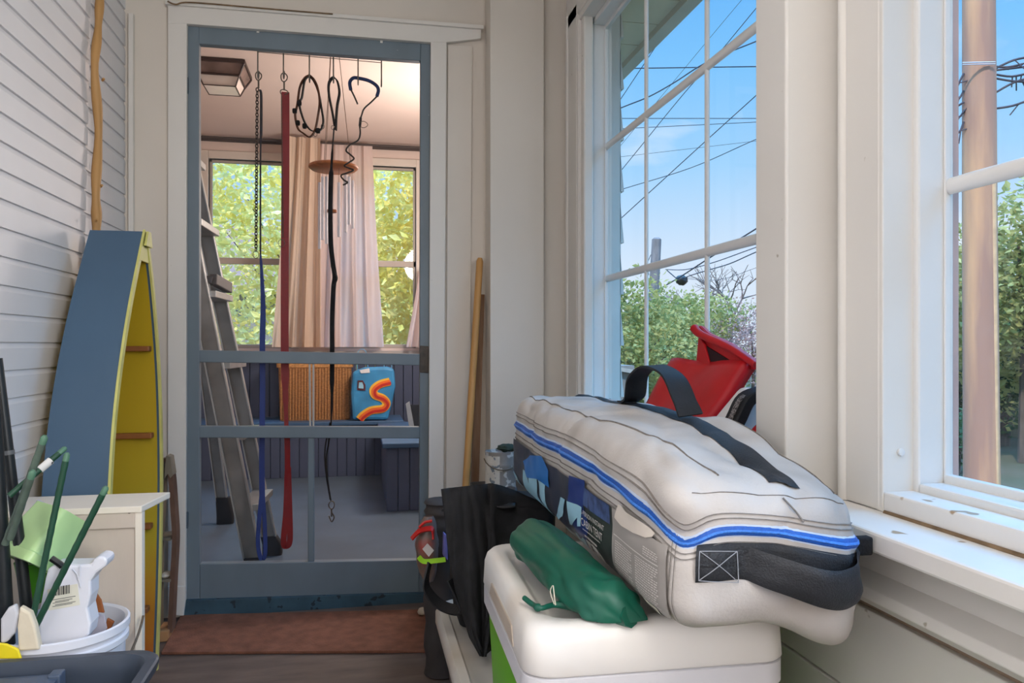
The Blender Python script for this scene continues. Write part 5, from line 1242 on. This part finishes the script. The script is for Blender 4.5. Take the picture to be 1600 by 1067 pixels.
for i, (px, py, D, rd, lab, m_, n_) in enumerate([(1600, 215, 12, 1.5, 'leafy tree to the right of the thick brown pole', lf_g, 9000), (1492, 350, 15, 1.2, 'leafy tree showing to the left of the thick brown pole', lf_g, 5000), (1570, 470, 14, 1.3, 'dark low tree behind the thick brown pole', lf_d, 6000)]):
    q = at(px, py, D); tree((q.x, q.y, GZ), q.z - GZ, rd, lab, m_, n_, .068, 71 + i)
# brick house and beige fence behind
q0 = at(1330, 480, 26); q1 = at(1640, 480, 22)
bh = thing('house', 'red brick house with pinkish roof behind the thick brown pole', 'house', (q0.x, q0.y, GZ))
dv = (q1 - q0); dv.z = 0; nrm = Vector((dv.y, -dv.x, 0)).normalized() * -1
zb = at(1490, 545, 23).z; zt_ = at(1490, 478, 23).z
if nrm.dot(q0) < 0: nrm = -nrm
A0 = Vector((q0.x, q0.y, GZ)); B0 = Vector((q1.x, q1.y, GZ))
obj('wall', MB().prism([A0, B0, B0 + nrm * 6, A0 + nrm * 6], (0, 0, zb - GZ)), M('brick_wall', (172, 120, 104), .9, .2, 16), bh)
e = Vector((0, 0, zb - GZ)); ov = nrm * -.4
obj('roof', MB().prism([A0 + e + ov, B0 + e + ov, B0 + e + nrm * 3 + Vector((0, 0, zt_ - zb + .3)), A0 + e + nrm * 3 + Vector((0, 0, zt_ - zb + .3))], (0, 0, .12)), M('pink_roof', (196, 140, 124), .9, .15, 8), bh)
fa, fb = at(1215, 600, 20), at(1700, 600, 14.2)
fe = thing('fence', 'beige board fence behind the thick brown pole', 'fence', (fa.x, fa.y, GZ))
zf_ = at(1550, 592, 15.2).z; mb = MB(); n = 64
for i in range(n):
    p0 = fa.lerp(fb, i / n); p1 = fa.lerp(fb, (i + .96) / n); mb.prism([Vector((p0.x, p0.y, GZ)), Vector((p1.x, p1.y, GZ)), Vector((p1.x, p1.y, zf_)), Vector((p0.x, p0.y, zf_))], (.02, .03, 0))
obj('board_panel', mb, M('fence_beige', (152, 134, 108), .9, .1, 6), fe)
obj('top_rail', MB().beam(Vector((fa.x, fa.y - .03, zf_)), Vector((fb.x, fb.y - .03, zf_)), .08, .05), M('fence_beige', (152, 134, 108)), fe)
sb = tree(tuple(at(1497, 735, 11)[:2]) + (GZ,), 1.0, .5, 'small dark bush at the foot of the thick brown pole', lf_d, 700, .05, 90, trunk=.03, kind='shrub')

# overhead cables beyond window 1
cab = M('cable_black', (44, 50, 66), .6, .1, 10)
def cable(px, D0, D1, r, label, extra=None):
    n = len(px); pts = spline([P(a, b, D=D0 + (D1 - D0) * i / (n - 1)) for i, (a, b) in enumerate(px)], 6)
    t = thing('overhead_cable', label, 'cable', pts[0])
    obj('line', MB().tube(pts, r, 6), cab, t); return t
def ext(px, e0=1.2, e1=1.2):
    a, b = px[0], px[1]; p = [(a[0] + (a[0] - b[0]) * e0, a[1] + (a[1] - b[1]) * e0)] + list(px); a, b = p[-1], p[-2]
    return p + [(a[0] + (a[0] - b[0]) * e1, a[1] + (a[1] - b[1]) * e1)]
cable(ext([(977, 144), (1073, 0)], 1.1), 20, 16, .009, 'steep thin cable nearest the eave, crossing the top left panes')
cable(ext([(972, 107), (1178, 104)], 1.1), 22, 22, .016, 'thickest level cable, highest across the gridded window')
cable(ext([(979, 165), (1016, 150), (1055, 128), (1092, 104), (1131, 85), (1178, 66)], .9), 20, 18, .016, 'thick sagging cable curving over the upper middle pane')
cable(ext([(1019, 168), (1101, 69), (1142, 20)], 1.1), 24, 20, .006, 'faint thin diagonal cable through the upper middle pane')
cable(ext([(992, 240), (1062, 154), (1111, 98), (1178, 17)], 1.1), 21, 17, .0095, 'long diagonal cable running corner to corner, upper right pane')
cable(ext([(972, 185), (1176, 185)], 1.1), 22, 22, .011, 'thin level cable below the thickest one')
cable(ext([(972, 201), (1176, 191)], 1.1), 22, 21, .009, 'nearly level cable just under the thin level one')
cable(ext([(977, 335), (1081, 240), (1176, 154)], 1.1), 21, 17, .011, 'lower long diagonal cable through the middle panes')
cable(ext([(974, 295), (1080, 262), (1176, 220)], 1.1), 22, 19, .010, 'gently rising cable crossing the lower long diagonal one')
cable(ext([(1021, 239), (1176, 221)], .9), 24, 23, .006, 'faint nearly level cable under the middle muntin')
cable(ext([(1024, 455), (1062, 433), (1110, 402), (1174, 362)], 0, 1.6), 26, 18, .02, 'thick cable rising from the leaning pole past the splice')
cable(ext([(1042, 421), (1072, 421), (1115, 410), (1174, 389)], 0, 1.6), 26, 20, .013, 'cable leaving the leaning pole above the splice')
cable(ext([(1070, 434), (1080, 430), (1110, 421), (1140, 412), (1174, 397)], 0, 1.6), 26, 20, .015, 'wavy cable running right from the dark splice')
cable(ext([(1077, 436), (1110, 438), (1140, 433), (1174, 421)], 0, 1.6), 26, 21, .006, 'thin sagging cable below the wavy one')
c = P(1065, 438, D=25.6); sp_ = thing('cable_splice', 'dark rounded cable coil hanging beside the leaning pole', 'cable coil', c)
obj('coil', blob(c.x, c.y, c.z, .2, .2, .17, 5, 12, .25), blackp, sp_, smooth=70)
obj('tie', MB().tube([P(1042, 422, D=26), P(1058, 436, D=25.6)], .02, 5), cab, sp_)

# ================================================================== LIGHT
w = bpy.data.worlds.new('sky'); SC.world = w; w.use_nodes = True
nt = w.node_tree; N = nt.nodes; L = nt.links; bg = N['Background']
tc = N.new('ShaderNodeTexCoord'); sp = N.new('ShaderNodeSeparateXYZ'); L.new(tc.outputs['Generated'], sp.inputs[0])
rp = N.new('ShaderNodeValToRGB'); L.new(sp.outputs[2], rp.inputs['Fac']); el = rp.color_ramp.elements
el[0].position = 0; el[0].color = rgb((226, 236, 248)); el[1].position = .42; el[1].color = rgb((104, 182, 250))
e = el.new(.10); e.color = rgb((214, 231, 252)); e = el.new(.22); e.color = rgb((162, 212, 254)); e = el.new(.34); e.color = rgb((124, 196, 254))
nz = N.new('ShaderNodeTexNoise'); nz.inputs['Scale'].default_value = 5; nz.inputs['Detail'].default_value = 6
mpw = N.new('ShaderNodeMapping'); mpw.inputs['Scale'].default_value = (1, 1, 2.4); L.new(tc.outputs['Generated'], mpw.inputs['Vector']); L.new(mpw.outputs[0], nz.inputs['Vector'])
cr = N.new('ShaderNodeValToRGB'); L.new(nz.outputs['Fac'], cr.inputs['Fac']); cr.color_ramp.elements[0].position = .6; cr.color_ramp.elements[1].position = .78
cr.color_ramp.elements[1].color = (.7, .7, .7, 1)
mx = N.new('ShaderNodeMix'); mx.data_type = 'RGBA'; L.new(cr.outputs[0], mx.inputs[0]); L.new(rp.outputs[0], mx.inputs[6]); mx.inputs[7].default_value = (.92, .95, 1, 1)
# sky brightened high up, out of view, to send more light indoors
mr = N.new('ShaderNodeMapRange'); mr.inputs[1].default_value = .46; mr.inputs[2].default_value = .62; mr.inputs[3].default_value = 1.0; mr.inputs[4].default_value = 6.5
L.new(sp.outputs[2], mr.inputs[0])
L.new(mx.outputs[2], bg.inputs[0]); L.new(mr.outputs[0], bg.inputs[1])
def light(kind, name, loc, rot, energy, size=None, col=(1, 1, 1), sy=None):
    d = bpy.data.lights.new(name, kind); d.energy = energy; d.color = col
    if size and kind == 'AREA':
        d.size = size
        if sy: d.shape = 'RECTANGLE'; d.size_y = sy
    elif size: d.shadow_soft_size = size
    o = bpy.data.objects.new(name, d); COL.objects.link(o); o.location = loc; o.rotation_euler = rot; return o
s = light('SUN', 'sun', (0, 0, 10), (0, 0, 0), 3.4, col=(1, .95, .86)); s.data.angle = .01
s.rotation_euler = Vector((.42, .52, -.74)).to_track_quat('-Z', 'Y').to_euler()
# added area lights behind the camera: stand-in for window daylight, and overhead fill
light('AREA', 'porch_window_fill', (.72, -.75, 1.45), (0, math.radians(90), 0), 80, 1.2, (.97, .97, 1), 1.2)
light('AREA', 'porch_overhead_fill', (-.05, -.5, 2.5), (0, 0, 0), 11, .5, (1, .97, .93))  # added overhead fill with no fixture
light('POINT', 'back_room_fill', (.62, 4.5, 1.75), (0, 0, 0), 60, .18, (1, .92, .86))  # added point light out of view, brightens the far room
SC.view_settings.view_transform = 'Standard'; SC.view_settings.look = 'None'; SC.view_settings.exposure = .1; SC.view_settings.gamma = 1
SC.view_settings.use_curve_mapping = False
SC.cycles.use_denoising = True
SC.cycles.max_bounces = 8; SC.cycles.transparent_max_bounces = 16
SC.cycles.caustics_reflective = False; SC.cycles.caustics_refractive = False
SC.cycles.sample_clamp_indirect = 8
